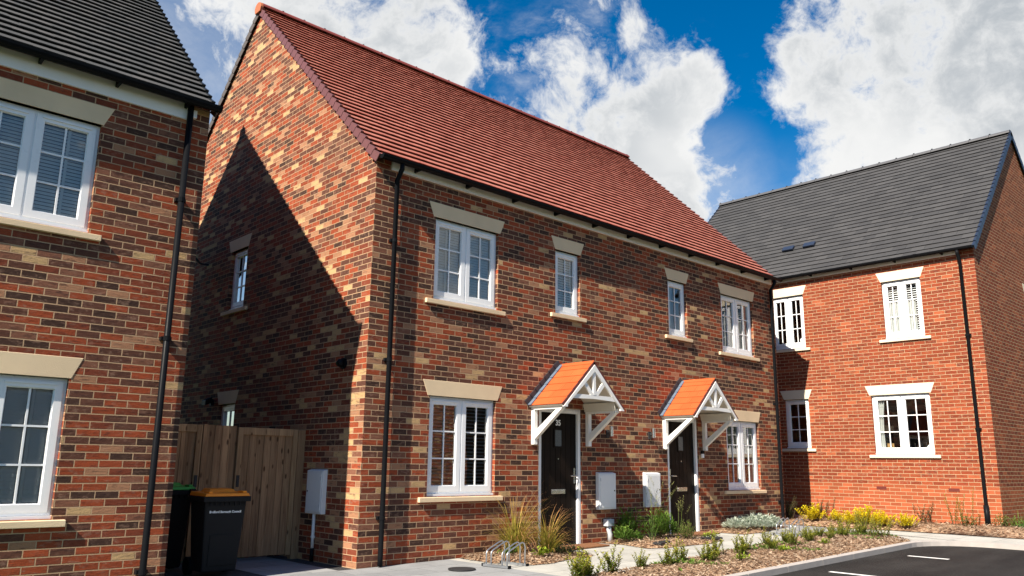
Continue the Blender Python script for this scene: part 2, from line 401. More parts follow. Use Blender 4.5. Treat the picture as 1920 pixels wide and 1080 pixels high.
def slats(fr, a0, a1, z0, z1, b, tilt, mat, parent, pitch=0.042, tapes=True):
    mb = MB(); z = z0 + pitch / 2; hw = 0.023
    dz, db = math.sin(tilt) * hw, math.cos(tilt) * hw
    while z < z1 - 0.03:
        w = rng.uniform(-0.0015, 0.0015)
        mb.face([fr.P(a0, b - db, z - dz + w), fr.P(a1, b - db, z - dz - w), fr.P(a1, b + db, z + dz), fr.P(a0, b + db, z + dz)], mat)
        z += pitch
    mb.box(a0, a1, b - 0.025, b + 0.025, z1 - 0.03, z1, mat, fr)
    if tapes:
        for t in (0.2, 0.8):
            a = a0 + (a1 - a0) * t; mb.box(a - 0.014, a + 0.014, b - 0.027, b - 0.0255, z0, z1 - 0.03, mat, fr)
    return mb.build('blind', mat, parent, recalc=False)
def drape(fr, a0, a1, z0, z1, b, parent, waves=5, taper=0.0):
    mb = MB(); N = waves * 6; rows = 8
    pt = lambda i, j: fr.P(a0 + (a1 - a0) * (i / N) * (1 - taper * math.sin(math.pi * 0.75 * (1 - j / rows))),
                           b + 0.022 * math.sin(i / N * waves * 2 * math.pi), z0 + (z1 - z0) * j / rows)
    for i in range(N):
        for j in range(rows): mb.face([pt(i, j), pt(i + 1, j), pt(i + 1, j + 1), pt(i, j + 1)])
    return mb.build('curtain', 'curtain', parent, smooth=True, recalc=False)

def window(fr, a0, a1, z0, z1, parent, n=2, fill=None, set_=0.062):
    """frame, sashes and glazing bars; the panes are one sub-part, blinds and curtains others"""
    mb = MB(); B = set_; g = []
    fo, so, mu = 0.045, 0.058, 0.05
    bx = lambda x0, x1, p, q, b0, b1: mb.box(x0, x1, b0, b1, p, q, 'white', fr)
    bx(a0, a0 + fo, z0, z1, B, B + 0.07); bx(a1 - fo, a1, z0, z1, B, B + 0.07)
    bx(a0 + fo, a1 - fo, z1 - fo, z1, B, B + 0.07); bx(a0 + fo, a1 - fo, z0, z0 + fo, B, B + 0.07)
    bx(a0 - 0.0, a1 + 0.0, z0 - 0.03, z0 - 0.002, B - 0.035, B + 0.068)      # cill nose
    cw = (a1 - a0 - 2 * fo - (n - 1) * mu) / n
    for k in range(n):
        x0 = a0 + fo + k * (cw + mu); x1 = x0 + cw; p, q = z0 + fo, z1 - fo
        if k: bx(x0 - mu, x0, p, q, B, B + 0.07)
        sx0, sx1, sp, sq = x0 - 0.012, x1 + 0.012, p - 0.012, q + 0.012; f = B - 0.014
        so2 = so + 0.012
        bx(sx0, sx0 + so2, sp, sq, f, B + 0.05); bx(sx1 - so2, sx1, sp, sq, f, B + 0.05)
        bx(sx0 + so2, sx1 - so2, sq - so2, sq, f, B + 0.05); bx(sx0 + so2, sx1 - so2, sp, sp + so2, f, B + 0.05)
        bx(sx0 + 0.05, sx1 - 0.05, sq - 0.035, sq - 0.018, f - 0.012, f - 0.001)   # trickle vent hood
        gx0, gx1, gp, gq = sx0 + so2, sx1 - so2, sp + so2, sq - so2
        # slim inner bead
        for (u0, u1, w0, w1) in ((gx0, gx0 + 0.009, gp, gq), (gx1 - 0.009, gx1, gp, gq), (gx0 + 0.009, gx1 - 0.009, gp, gp + 0.009), (gx0 + 0.009, gx1 - 0.009, gq - 0.009, gq)):
            bx(u0, u1, w0, w1, f + 0.016, B + 0.03)
        cx = (gx0 + gx1) / 2
        bx(cx - 0.0095, cx + 0.0095, gp + 0.009, gq - 0.009, B + 0.006, B + 0.018)
        for t in (1 / 3, 2 / 3):
            zz = gp + (gq - gp) * t
            bx(gx0 + 0.009, cx - 0.0095, zz - 0.0095, zz + 0.0095, B + 0.006, B + 0.018); bx(cx + 0.0095, gx1 - 0.009, zz - 0.0095, zz + 0.0095, B + 0.006, B + 0.018)
        g.append((gx0, gx1, gp, gq))
    w = mb.build('window', 'white', parent)
    mb = MB()
    for gx0, gx1, gp, gq in g:
        mb.face([fr.P(gx0, B + 0.02, gp), fr.P(gx1, B + 0.02, gp), fr.P(gx1, B + 0.02, gq), fr.P(gx0, B + 0.02, gq)])
    mb.build('glass_pane', 'glass', w, recalc=False)
    if fill: fill(w, fr, a0 + fo, a1 - fo, z0 + fo, z1 - fo, B + 0.06)
    return w

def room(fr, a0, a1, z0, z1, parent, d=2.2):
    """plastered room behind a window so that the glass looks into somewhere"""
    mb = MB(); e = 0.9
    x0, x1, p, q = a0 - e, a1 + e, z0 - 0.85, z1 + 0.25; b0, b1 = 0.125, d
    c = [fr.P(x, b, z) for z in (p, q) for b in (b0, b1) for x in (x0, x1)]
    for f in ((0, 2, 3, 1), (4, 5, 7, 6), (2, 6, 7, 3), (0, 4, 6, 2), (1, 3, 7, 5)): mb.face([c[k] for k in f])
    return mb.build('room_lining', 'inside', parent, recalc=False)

def downpipe(fr, a, zt, z0, parent, b=-0.06, clips=(), neck=True):
    mb = MB()
    pts = [fr.P(a, -0.165, zt - 0.02), fr.P(a, -0.165, zt - 0.09), fr.P(a, b, zt - 0.23), fr.P(a, b, z0 + 0.12)] if neck else [fr.P(a, b, zt - 0.02), fr.P(a, b, z0 + 0.12)]
    mb.tube(pts + [fr.P(a, b, z0)], 0.034, 'black', 12)
    p = mb.build('downpipe', 'black', parent, smooth=True)
    for z in clips:
        c = MB(); c.tube([fr.P(a, b, z - 0.025), fr.P(a, b, z + 0.025)], 0.039, 'black', 12)
        c.box(a - 0.055, a + 0.055, b + 0.015, -0.001, z - 0.02, z + 0.02, 'black', fr)
        c.build('pipe_clip', 'black', p)
    return p

def gutter(fr, a0, a1, b, z, parent, brackets, wall_a=None):
    mb = MB(); r = 0.058; N = 8
    prof = [(b - r * math.cos(math.pi * k / N), z - r * math.sin(math.pi * k / N) * 1.1) for k in range(N + 1)]
    inn = [(b - (r - 0.008) * math.cos(math.pi * k / N), z - (r - 0.008) * math.sin(math.pi * k / N) * 1.1) for k in range(N + 1)]
    poly = prof + inn[::-1]
    for k in range(N):
        for pr in (prof, inn):
            mb.face([fr.P(a0, *pr[k]), fr.P(a1, *pr[k]), fr.P(a1, *pr[k + 1]), fr.P(a0, *pr[k + 1])])
    for e in (0, N): mb.face([fr.P(a0, *prof[e]), fr.P(a1, *prof[e]), fr.P(a1, *inn[e]), fr.P(a0, *inn[e])])
    for a in (a0, a1): mb.face([fr.P(a, *q) for q in prof])
    g = mb.build('gutter', 'black', parent, recalc=False)
    for a in brackets:
        m2 = MB(); m2.prism([fr.P(a - 0.012, -0.032, z + 0.0), fr.P(a - 0.012, -0.032, z - 0.075), fr.P(a - 0.012, b, z - r * 1.1 - 0.004), fr.P(a - 0.012, b - r - 0.004, z)], fr.u * 0.03, 'black')
        m2.build('gutter_bracket', 'black', g)
    for a in [a0 + 0.0 + k * 2.6 + 1.1 for k in range(int((a1 - a0) / 2.6) + 1)]:
        if a < a1 - 0.1:
            m2 = MB(); q = [(b - (r + 0.005) * math.cos(math.pi * k / N), z + 0.004 - (r + 0.005) * math.sin(math.pi * k / N) * 1.1) for k in range(N + 1)]
            for k in range(N): m2.face([fr.P(a, *q[k]), fr.P(a + 0.06, *q[k]), fr.P(a + 0.06, *q[k + 1]), fr.P(a, *q[k + 1])])
            m2.build('gutter_joint', 'black', g, recalc=False)
    return g

def roof(fr, L, b0, z0, bR, zR, ov, gauge, tw, mat, ridge_mat, parent, verge=None, verge_far=None, backD=None, t=0.036, half=True, seed=1, vat=(True, True)):
    """tiled front slope, plain back slope, ridge tiles and dry verge pieces"""
    rr = random.Random(seed)
    run, rise = bR - b0, zR - z0; sl = math.hypot(run, rise)
    sd = fr.w * (run / sl) + Vector((0, 0, rise / sl)); nn = -fr.w * (rise / sl) + Vector((0, 0, run / sl))
    E0 = fr.P(0, b0, z0)
    Q = lambda a, s, h: E0 + fr.u * a + sd * s + nn * h
    rows = round(sl / gauge); g = sl / rows; mb = MB()
    for r in range(rows):
        s0, s1 = r * g, (r + 1) * g + 0.03
        a = -ov + (-(tw / 2) if (half and r % 2) else 0.0); c = 0
        while a < L + ov - 0.002:
            x0, x1 = max(a, -ov), min(a + tw - 0.0025, L + ov)
            if x1 - x0 > 0.01:
                j = rr.uniform(-0.0012, 0.0022); k = rr.uniform(-0.0012, 0.0012)
                h0, h1 = 0.0 + j, -t * 1.02 + j
                ns = 0.011                                # nose thickness, with an open gap under it
                top = [Q(x0, s0, h0 - k), Q(x1, s0, h0 + k), Q(x1, s1, h1), Q(x0, s1, h1)]
                bot = [Q(x0, s0 + 0.001, h0 - ns - k), Q(x1, s0 + 0.001, h0 - ns + k)]; cav = [Q(x0, s0 + 0.055, h0 - ns - 0.004), Q(x1, s0 + 0.055, h0 - ns - 0.004)]
                low = [Q(x0, s0 + 0.055, h0 - t - 0.012), Q(x1, s0 + 0.055, h0 - t - 0.012)]
                uv = (c + 0.5, r + 0.5)
                mb.face(top, mat, uv); mb.face([bot[0], bot[1], top[1], top[0]], mat, uv)
                mb.face([cav[0], cav[1], bot[1], bot[0]], mat, uv); mb.face([low[0], low[1], cav[1], cav[0]], mat, uv)
                mb.face([bot[0], top[0], top[3], cav[0]], mat, uv); mb.face([bot[1], cav[1], top[2], top[1]], mat, uv)
            a += tw; c += 1
    # deck under the tiles and the back slope
    zb = z0; bb = 2 * bR - b0
    d = -0.045
    dk = lambda a, s: Q(a, s, d)
    mb.face([dk(-ov, 0.02), dk(L + ov, 0.02), dk(L + ov, sl - 0.02), dk(-ov, sl - 0.02)], 'verge_black')
    sdb = -fr.w * (run / sl) + Vector((0, 0, rise / sl)); nb = fr.w * (rise / sl) + Vector((0, 0, run / sl)); EB = fr.P(0, bb, z0)
    QB = lambda a, s, h: EB + fr.u * a + sdb * s + nb * h
    for r in range(rows):
        s0, s1 = r * g, (r + 1) * g + 0.03
        mb.face([QB(-ov, s0, 0), QB(L + ov, s0, 0), QB(L + ov, s1, -t), QB(-ov, s1, -t)], mat, (rr.random(), r + 0.5))
        mb.face([QB(-ov, s0, 0), QB(L + ov, s0, 0), QB(L + ov, s0, -t), QB(-ov, s0, -t)], mat, (rr.random(), r + 0.5))
    mb.face([QB(-ov, 0.02, d), QB(L + ov, 0.02, d), QB(L + ov, sl - 0.02, d), QB(-ov, sl - 0.02, d)], 'verge_black')
    ro = mb.build('roof', mat, parent, recalc=False)
    # ridge tiles
    n = round((L + 2 * ov) / 0.45); w = (L + 2 * ov) / n; m2 = MB()
    for k in range(n):
        a0 = -ov + k * w + 0.004; a1 = a0 + w - 0.008; S = 10
        R0, R1 = 0.118, 0.112
        pr = lambda R_, q: (bR - R_ * math.cos(q), zR - 0.055 + R_ * math.sin(q) * 0.82)
        for i in range(S):
            q0, q1 = math.pi * i / S, math.pi * (i + 1) / S
            m2.face([fr.P(a0, *pr(R0, q0)), fr.P(a1, *pr(R0, q0)), fr.P(a1, *pr(R0, q1)), fr.P(a0, *pr(R0, q1))])
        for a in (a0, a1): m2.face([fr.P(a, *pr(R0, math.pi * i / S)) for i in range(S + 1)])
        m2.box(a1 - 0.012, a1 + 0.02, bR - 0.03, bR + 0.03, zR + 0.03, zR + 0.062, 'black', fr)
    m2.build('ridge', ridge_mat, ro, recalc=False)
    # dry verge units
    for side in (0, 1):
        if not vat[side]: continue
        A = -ov if side == 0 else L + ov; sg = -1 if side == 0 else 1
        for (q, vm) in ((Q, verge), (QB, verge_far or verge)):
            m2 = MB()
            for r in range(rows):
                s0, s1 = r * g, (r + 1) * g + 0.012
                lo, hi = 0.012, -t + 0.012
                o0, o1 = A - sg * 0.03, A + sg * 0.016
                xs = sorted((o0, o1))
                c = [q(xs[0], s0, lo), q(xs[1], s0, lo), q(xs[0], s1, hi), q(xs[1], s1, hi)]
                m2.hexa([q(xs[0], s0, lo - 0.013), q(xs[1], s0, lo - 0.013), q(xs[0], s1, hi - 0.013), q(xs[1], s1, hi - 0.013)] + c)
                ys = sorted((o1, o1 - sg * 0.012))
                m2.hexa([q(ys[0], s0, lo - 0.125), q(ys[1], s0, lo - 0.125), q(ys[0], s1, hi - 0.118), q(ys[1], s1, hi - 0.118),
                         q(ys[0], s0, lo - 0.0125), q(ys[1], s0, lo - 0.0125), q(ys[0], s1, hi - 0.0125), q(ys[1], s1, hi - 0.0125)])
            m2.build('verge', vm, ro)
    return ro

def house(name, label, fr, L, D, zb, z0, bR, zR, front, side0, sideL, brick, wall_top):
    t = thing(name, label, 'house', tuple(fr.P(0, 0, 0)))
    k = (zR - z0) / bR * 0 + 0.968
    mb = MB()
    wall_grid(mb, fr, L, zb, wall_top, front, brick)
    back = Fr(fr.P(0, D, 0)[:2], fr.u[:2], (-fr.w)[:2]); wall_grid(mb, back, L, zb, wall_top, [], brick)
    for A, holes, s in ((0, side0, 1), (L, sideL, -1)):
        f2 = Fr(fr.P(A, 0, 0)[:2], fr.w[:2], (fr.u * s)[:2])
        f0 = len(mb.f); wall_grid(mb, f2, D, zb, wall_top, holes, brick)
        ap = wall_top + bR * k
        mb.face([fr.P(A, 0, wall_top), fr.P(A, D, wall_top), fr.P(A, bR, ap)], brick)
        for q in range(f0, len(mb.f)): mb.uv[q] = [(w_.dot(fr.w) + 99.9, w_.z) for w_ in (mb.v[i_] for i_ in mb.f[q])]
    w = mb.build('wall', brick, t, recalc=False)
    fl = MB()
    for z in (0.02, 2.62, 5.18):
        fl.face([fr.P(0.02, 0.13, z), fr.P(L - 0.02, 0.13, z), fr.P(L - 0.02, D - 0.02, z), fr.P(0.02, D - 0.02, z)])
    fl.build('floor_slab', 'inside', t, recalc=False)
    return t

# ------------------------------------------------------------------ the red-roofed pair of houses
LT, LB, LSB = 2.415, 2.20, 0.775
UT, UB, USB, SSB = 4.98, 4.764, 3.486, 3.621
F1 = Fr((0, 0), (1, 0), (0, 1)); L1, D1 = 10.53, 8.216
def full_blind(tilt, mat='blind', pitch=0.042, tapes=True):
    def f(w, fr, a0, a1, z0, z1, b): slats(fr, a0, a1, z0, z1, b, tilt, mat, w, pitch, tapes)
    return f
def curtains(side):
    def f(w, fr, a0, a1, z0, z1, b):
        if side in ('r', 'b'): drape(fr, a1, a1 - 0.24, z0, z1, b, w, 4, 0.25)
        if side in ('l', 'b'): drape(fr, a0, a0 + 0.24, z0, z1, b, w, 4, 0.25)
    return f
sill_h = 0.075
win1 = [  # lintel a0,a1,z1,z0 ; opening a0,a1,z0,z1 ; sill a0,a1,z0 ; casements ; fill
    ((0.92, 2.392, UB, UT), (1.05, 2.27, USB + sill_h, UB), (0.905, 2.40, USB), 2, full_blind(R(68), pitch=0.04)),
    ((3.432, 4.233, UB, UT), (3.53, 4.13, SSB + sill_h, UB), (3.41, 4.245, SSB), 1, full_blind(R(58))),
    ((6.502, 7.29, UB, UT), (6.60, 7.20, SSB + sill_h, UB), (6.47, 7.31, SSB), 1, curtains('l')),
    ((8.308, 9.72, UB, UT), (8.40, 9.615, USB + sill_h, UB), (8.25, 9.745, USB), 2, curtains('r')),
    ((0.92, 2.392, LB, LT), (1.05, 2.27, LSB + sill_h, LB), (0.905, 2.40, LSB), 2, full_blind(R(22), 'blind_dark', 0.05, False)),
    ((8.308, 9.72, LB, LT), (8.40, 9.615, LSB + sill_h, LB), (8.25, 9.745, LSB), 2, curtains('r')),
]
doors1 = [(3.166, 4.151), (6.448, 7.423)]
DT = 2.171
side1 = [((3.723, 4.612, 4.854, 5.069), (3.84, 4.46, 3.729 + sill_h, 4.854), (3.66, 4.62, 3.729), 1, full_blind(R(74), pitch=0.05)),  # closed white blind added upstairs to stand in for the pane's sky reflection
         ((3.723, 4.553, LB, LT), (3.83, 4.45, 1.05, LB), (3.66, 4.62, 0.975), 1, None)]
fronts = [w[1] for w in win1] + [(a, b, gz(a) + 0.0, DT) for a, b in doors1]
WT1 = 5.405
H1 = house('semi_detached_house', 'pair of multicoloured brick houses under one red tiled roof with two orange door canopies', F1, L1, D1, -0.4, 5.383, 4.108, 9.485,
           fronts, [w[1] for w in side1], [], 'brick', WT1)
S1 = Fr((0, 0), (0, 1), (1, 0))
for wl, fr in ((win1, F1), (side1, S1)):
    for li, op, si, n, fill in wl:
        lintel(fr, *li, H1); window(fr, op[0], op[1], op[2] + 0.03, op[3] - 0.003, H1, n, fill); sill(fr, si[0], si[1], si[2], si[2] + sill_h - 0.002, H1)
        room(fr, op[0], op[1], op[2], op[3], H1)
roof(F1, L1, -0.128, 5.383, 4.108, 9.485, 0.035, 0.173, 0.165, 'tile_red', 'ridge_red', H1, 'verge_purple', 'verge_grey', seed=3)
mb = MB(); S = 10                                  # terracotta block that closes the ridge on the gable
mb.prism([Vector((-0.085, 4.108 - 0.125 * math.cos(math.pi * i / S), 9.405 + 0.12 * math.sin(math.pi * i / S))) for i in range(S + 1)] + [Vector((-0.085, 4.205, 9.32)), Vector((-0.085, 4.011, 9.32))], (0.06, 0, 0))
cap = mb.build('ridge_end_cap', 'terracotta', H1, bevel=0.008)
mb = MB(); mb.box(0.24, 10.43, -0.03, -0.001, 5.262, 5.375); mb.build('fascia', 'white2', H1)
gutter(F1, -0.03, 10.58, -0.165, 5.385, H1, [0.62 + k * 0.95 for k in range(11)])
for a in (0.31, 10.31): downpipe(F1, a, 5.34, gz(a) + 0.01, H1, clips=(4.25, 2.62, 0.6))

def door_set(a0, a1, hinge, digits, seedz):
    g0 = gz(a0) + 0.002; fr = F1; B = 0.03
    mb = MB()
    for p, q in ((a0, a0 + 0.075), (a1 - 0.075, a1)):
        mb.box(p, q, B, B + 0.09, g0, DT, None, fr); mb.box(p + (0.02 if p == a0 else 0), q - (0 if p == a0 else 0.02), B - 0.012, B, g0, DT - 0.02, None, fr)
    mb.box(a0 + 0.075, a1 - 0.075, B, B + 0.09, DT - 0.075, DT, None, fr); mb.box(a0 + 0.055, a1 - 0.055, B - 0.012, B, DT - 0.055, DT - 0.02, None, fr)
    df = mb.build('door_frame', 'white', H1)
    mb = MB(); mb.box(a0 + 0.075, a1 - 0.075, B - 0.03, B + 0.09, g0, g0 + 0.035, None, fr); mb.build('threshold', 'chrome', df)
    x0, x1, p, q = a0 + 0.078, a1 - 0.078, g0 + 0.036, DT - 0.078; f = B + 0.03
    mb = MB(); n = 7; w = (x1 - x0) / n                # boarded leaf: planks with shallow grooves
    mb.box(x0, x1, f + 0.008, f + 0.045, p, q, None, fr)
    for k in range(n):
        e0, e1 = x0 + k * w + (0.004 if k else 0), x0 + (k + 1) * w - (0.004 if k < n - 1 else 0)
        mb.box(e0, e1, f, f + 0.0079, p, q, None, fr)
    leaf = mb.build('front_door', 'door', H1)
    cx = (x0 + x1) / 2
    mb = MB()
    for (u0, u1, w0, w1) in ((cx - 0.10, cx - 0.075, 1.55, 1.85), (cx + 0.075, cx + 0.10, 1.55, 1.85), (cx - 0.075, cx + 0.075, 1.825, 1.85), (cx - 0.075, cx + 0.075, 1.55, 1.575)):
        mb.box(u0, u1, f - 0.012, f - 0.001, w0, w1, None, fr)
    dl = mb.build('door_light', 'door', leaf)
    mb = MB(); mb.box(cx - 0.075, cx + 0.075, f - 0.006, f - 0.0015, 1.575, 1.825, None, fr); mb.build('frosted_pane', 'frost', leaf)
    mb = MB(); mb.tube([fr.P(cx, f - 0.008, 1.38), fr.P(cx, f - 0.0005, 1.38)], 0.013, None, 12); mb.build('spyhole', 'chrome', leaf)
    mb = MB(); mb.box(cx - 0.155, cx + 0.155, f - 0.012, f - 0.0005, 0.845, 0.915, None, fr); mb.box(cx - 0.125, cx + 0.125, f - 0.018, f - 0.0125, 0.86, 0.90, None, fr)
    mb.build('letterbox', 'chrome', leaf, bevel=0.003)
    hx = (x1 - 0.05) if hinge == 'l' else (x0 + 0.05); sg = -1 if hinge == 'l' else 1
    mb = MB(); mb.box(hx - 0.014, hx + 0.014, f - 0.012, f - 0.0005, 1.0, 1.24, None, fr)
    mb.tube([fr.P(hx, f - 0.012, 1.12), fr.P(hx, f - 0.052, 1.12), fr.P(hx + sg * 0.02, f - 0.058, 1.12), fr.P(hx + sg * 0.13, f - 0.058, 1.118)], 0.010, None, 8)
    mb.tube([fr.P(hx, f - 0.02, 1.04), fr.P(hx, f - 0.0125, 1.04)], 0.010, None, 8)
    mb.build('door_handle', 'chrome', leaf, smooth=False)
    text(digits, cx + 0.0, f - 0.003, 1.90, 0.12, fr, leaf, 'door_number', 'white')

def text(body, cx, b, z, size, fr, parent, name, mat, tilt=0.0):
    cu = bpy.data.curves.new(name, 'FONT'); cu.body = body; cu.size = size; cu.align_x = 'CENTER'; cu.extrude = 0.0015; cu.offset = 0.003 * size / 0.1
    o = bpy.data.objects.new(name, cu); COL.objects.link(o)
    me = bpy.data.meshes.new_from_object(o.evaluated_get(bpy.context.evaluated_depsgraph_get()))
    bpy.data.objects.remove(o)
    org = ORG[parent]
    for v in me.vertices:
        c = v.co.copy(); v.co = fr.P(cx + c.x, b - c.z + tilt * c.y, z + c.y) - org
    me.materials.clear(); me.materials.append(M[mat])
    o = bpy.data.objects.new(name, me); COL.objects.link(o); ORG[o] = org; o.parent = parent
    return o

door_set(*doors1[0], 'l', '35', 1)
door_set(*doors1[1], 'r', '37', 2)

def canopy(cx):
    fr = F1; hw, dep, ze, zr = 0.71, 0.70, 2.165, 2.85
    sl = math.hypot(hw, zr - ze); rows = 6; g = sl / rows
    root = None
    mb = MB(); rr = random.Random(int(cx * 10)); t = 0.011
    for sg in (-1, 1):
        u = Vector((-sg * hw / sl, 0, (zr - ze) / sl)); n = Vector((sg * (zr - ze) / sl, 0, hw / sl)); E = Vector((cx + sg * hw, 0, ze))
        for r in range(rows):
            s0, s1 = r * g, (r + 1) * g + 0.012; k = 0; y = 0.0
            off = 0.11 if r % 2 else 0.0
            while y < dep - 0.001:
                y1 = min(dep, (y - off if k == 0 else y) + 0.22)
                if k == 0 and off: y1 = 0.11
                P = lambda yy, s, h: E + u * s + n * h - Vector((0, yy, 0))
                uv = (k + 0.5 + sg * 20, r + 0.5)
                j = rr.uniform(0, 0.002)
                a = [P(y, s0, t + j), P(y1 - 0.002, s0, t + j), P(y1 - 0.002, s1, 0.003 + j), P(y, s1, 0.003 + j)]
                mb.face(a, None, uv); mb.face([a[0], a[1], P(y1 - 0.002, s0, 0), P(y, s0, 0)], None, uv)
                y = y1; k += 1
            # maroon edge under the front of every course, notched like the tiles
            P = lambda yy, s, h: E + u * s + n * h - Vector((0, yy, 0))
            mb.hexa([P(dep, s0, -0.03), P(dep + 0.018, s0, -0.03), P(dep, s1 - 0.012, -0.042), P(dep + 0.018, s1 - 0.012, -0.042),
                     P(dep, s0, t + 0.002), P(dep + 0.018, s0, t + 0.002), P(dep, s1 - 0.012, 0.005), P(dep + 0.018, s1 - 0.012, 0.005)], 'maroon')
        # boarded underside
        P = lambda yy, s, h: E + u * s + n * h - Vector((0, yy, 0))
        mb.hexa([P(0.002, 0.0, -0.03), P(dep - 0.001, 0.0, -0.03), P(0.002, sl - 0.03, -0.03), P(dep - 0.001, sl - 0.03, -0.03),
                 P(0.002, 0.0, -0.004), P(dep - 0.001, 0.0, -0.004), P(0.002, sl, -0.004), P(dep - 0.001, sl, -0.004)], 'cream')
    root = mb.build('door_canopy', 'tile_orange', H1, recalc=False)
    mb = MB()                                         # ridge capping
    mb.prism([Vector((cx - 0.05, -0.03, zr - 0.03)), Vector((cx, -0.03, zr + 0.022)), Vector((cx + 0.05, -0.03, zr - 0.03))], (0, -dep + 0.02, 0))
    mb.build('canopy_ridge', 'tile_orange', root)
    # lead: dark upstand on the brickwork, pale stepped strip dressed over the tiles
    mb = MB(); m2 = MB()
    for sg in (-1, 1):
        u = Vector((-sg * hw / sl, 0, (zr - ze) / sl)); n = Vector((sg * (zr - ze) / sl, 0, hw / sl)); E = Vector((cx + sg * (hw + 0.01), 0, ze - 0.01))
        P = lambda yy, s, h: E + u * s + n * h - Vector((0, yy, 0))
        N = 7
        for k in range(N):
            s0, s1 = sl * k / N, sl * (k + 1) / N + 0.014
            mb.hexa([P(0.0, s0, 0.0), P(0.012, s0, 0.0), P(0.0, s1, 0.0), P(0.012, s1, 0.0), P(0.0, s0, 0.115), P(0.012, s0, 0.115), P(0.0, s1, 0.10), P(0.012, s1, 0.10)])
        for k in range(rows):
            s0, s1 = k * g, (k + 1) * g
            q = [P(0.014, s0, 0.035), P(0.075, s0, 0.032), P(0.014, s1, 0.028), P(0.062, s1, 0.02)]
            w = [P(0.014, s0, 0.018), P(0.075, s0, 0.018), P(0.014, s1, 0.008), P(0.062, s1, 0.008)]
            m2.hexa(w + q)
    mb.build('lead_flashing', 'lead_dark', root); m2.build('lead_soaker', 'lead', root)
    # front truss
    mb = MB(); yf = -dep + 0.002
    for sg in (-1, 1):
        mb.prism([Vector((cx + sg * (hw - 0.01), yf, ze - 0.035)), Vector((cx, yf, zr - 0.045)), Vector((cx, yf, zr - 0.15)), Vector((cx + sg * (hw - 0.10), yf, ze)), Vector((cx + sg * (hw - 0.10), yf, ze - 0.035))], (0, -0.03, 0))
    tz = ze + 0.098
    hw2 = hw - 0.20
    mb.prism([Vector((cx - hw2 - 0.03, yf + 0.008, tz)), Vector((cx, yf + 0.008, tz + 0.018)), Vector((cx + hw2 + 0.03, yf + 0.008, tz)), Vector((cx + hw2 - 0.06, yf + 0.008, tz + 0.072)), Vector((cx - hw2 + 0.06, yf + 0.008, tz + 0.072))], (0, -0.025, 0))
    mb.box(cx - 0.03, cx + 0.03, yf - 0.02, yf + 0.012, tz + 0.074, zr - 0.155)
    for sg in (-1, 1):
        a = Vector((cx + sg * 0.045, yf - 0.018, tz + 0.074)); b = Vector((cx + sg * 0.235, yf - 0.018, tz + 0.27)); d = Vector((sg * 0.022, 0, -0.022))
        mb.prism([a - d, a + d, b + d, b - d], (0, 0.025, 0))
    mb.build('gable_truss', 'white2', root)
    for sg in (-1, 1):                                # wall plates and gallows brackets
        x = cx + sg * (hw - 0.09); mb = MB()
        mb.box(x - 0.04, x + 0.04, -dep + 0.05, -0.002, ze - 0.06, ze + 0.005)
        mb.box(x - 0.036, x + 0.036, -0.07, -0.002, 1.585, ze - 0.061)
        mb.prism([Vector((x - 0.034, -0.071, 1.66)), Vector((x - 0.034, -0.071, 1.78)), Vector((x - 0.034, -dep + 0.17, ze - 0.062)), Vector((x - 0.034, -dep + 0.06, ze - 0.062))], (0.068, 0, 0))
        mb.build('gallows_bracket', 'white2', root, bevel=0.003)
        mb = MB()                                    # box gutter board on the inner side
        xi = cx + sg * (hw - 0.145)
        mb.prism([Vector((xi, -0.003, ze - 0.03)), Vector((xi + sg * 0.012, -0.003, ze - 0.03)), Vector((xi - sg * 0.03, -0.003, ze + 0.10)), Vector((xi - sg * 0.042, -0.003, ze + 0.10))], (0, -dep + 0.04, 0))
        mb.build('soffit_board', 'cream', root)
    return root
canopy(3.656); canopy(6.975)

# ------------------------------------------------------------------ the near house on the left
F2 = Fr((-9.4, -0.119), (1, 0), (0, 1)); L2 = 9.4 - 2.381
X2 = lambda x: x + 9.4
LU, LL = (4.739, 4.949, 3.48), (2.059, 2.269, 0.648)
w2 = []
for (zb_, zt_, zs_), fl in ((LU, full_blind(R(56), pitch=0.037)), (LL, full_blind(R(66), 'blind', 0.039))):
    for c in (-4.107, -7.3):
        w2.append(((X2(c - 0.711), X2(c + 0.711), zb_, zt_), (X2(c - 0.605), X2(c + 0.605), zs_ + sill_h, zb_), (X2(c - 0.725), X2(c + 0.723), zs_), 2, fl))
H2 = house('detached_house', 'near brick house with charcoal tiled roof and a black downpipe at its corner', F2, L2, 8.2, -0.4, 5.259, 4.10, 9.352, [w[1] for w in w2], [], [], 'brick', 5.281)
for li, op, si, n, fill in w2:
    lintel(F2, *li, H2); window(F2, op[0], op[1], op[2] + 0.03, op[3] - 0.003, H2, n, fill); sill(F2, si[0], si[1], si[2], si[2] + sill_h - 0.002, H2)
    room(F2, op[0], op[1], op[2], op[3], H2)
roof(F2, L2, -0.129, 5.259, 4.10, 9.352, 0.03, 0.163, 0.165, 'tile_grey', 'ridge_grey', H2, 'verge_black', seed=5)
mb = MB(); mb.box(0.2, X2(-2.62), -0.03, -0.001, 5.064, 5.25, None, F2); mb.build('fascia', 'white2', H2)
mb = MB(); mb.box(X2(-2.59), X2(-2.545), -0.05, -0.001, 5.10, 5.19, None, F2); mb.build('fascia_end', 'white2', H2)
gutter(F2, -0.02, L2 + 0.06, -0.165, 5.262, H2, [X2(-8.6 + k * 0.74) for k in range(9)])
downpipe(F2, X2(-2.63), 5.23, 0.01, H2, b=-0.075, clips=(4.1, 2.55, 0.18), neck=False)

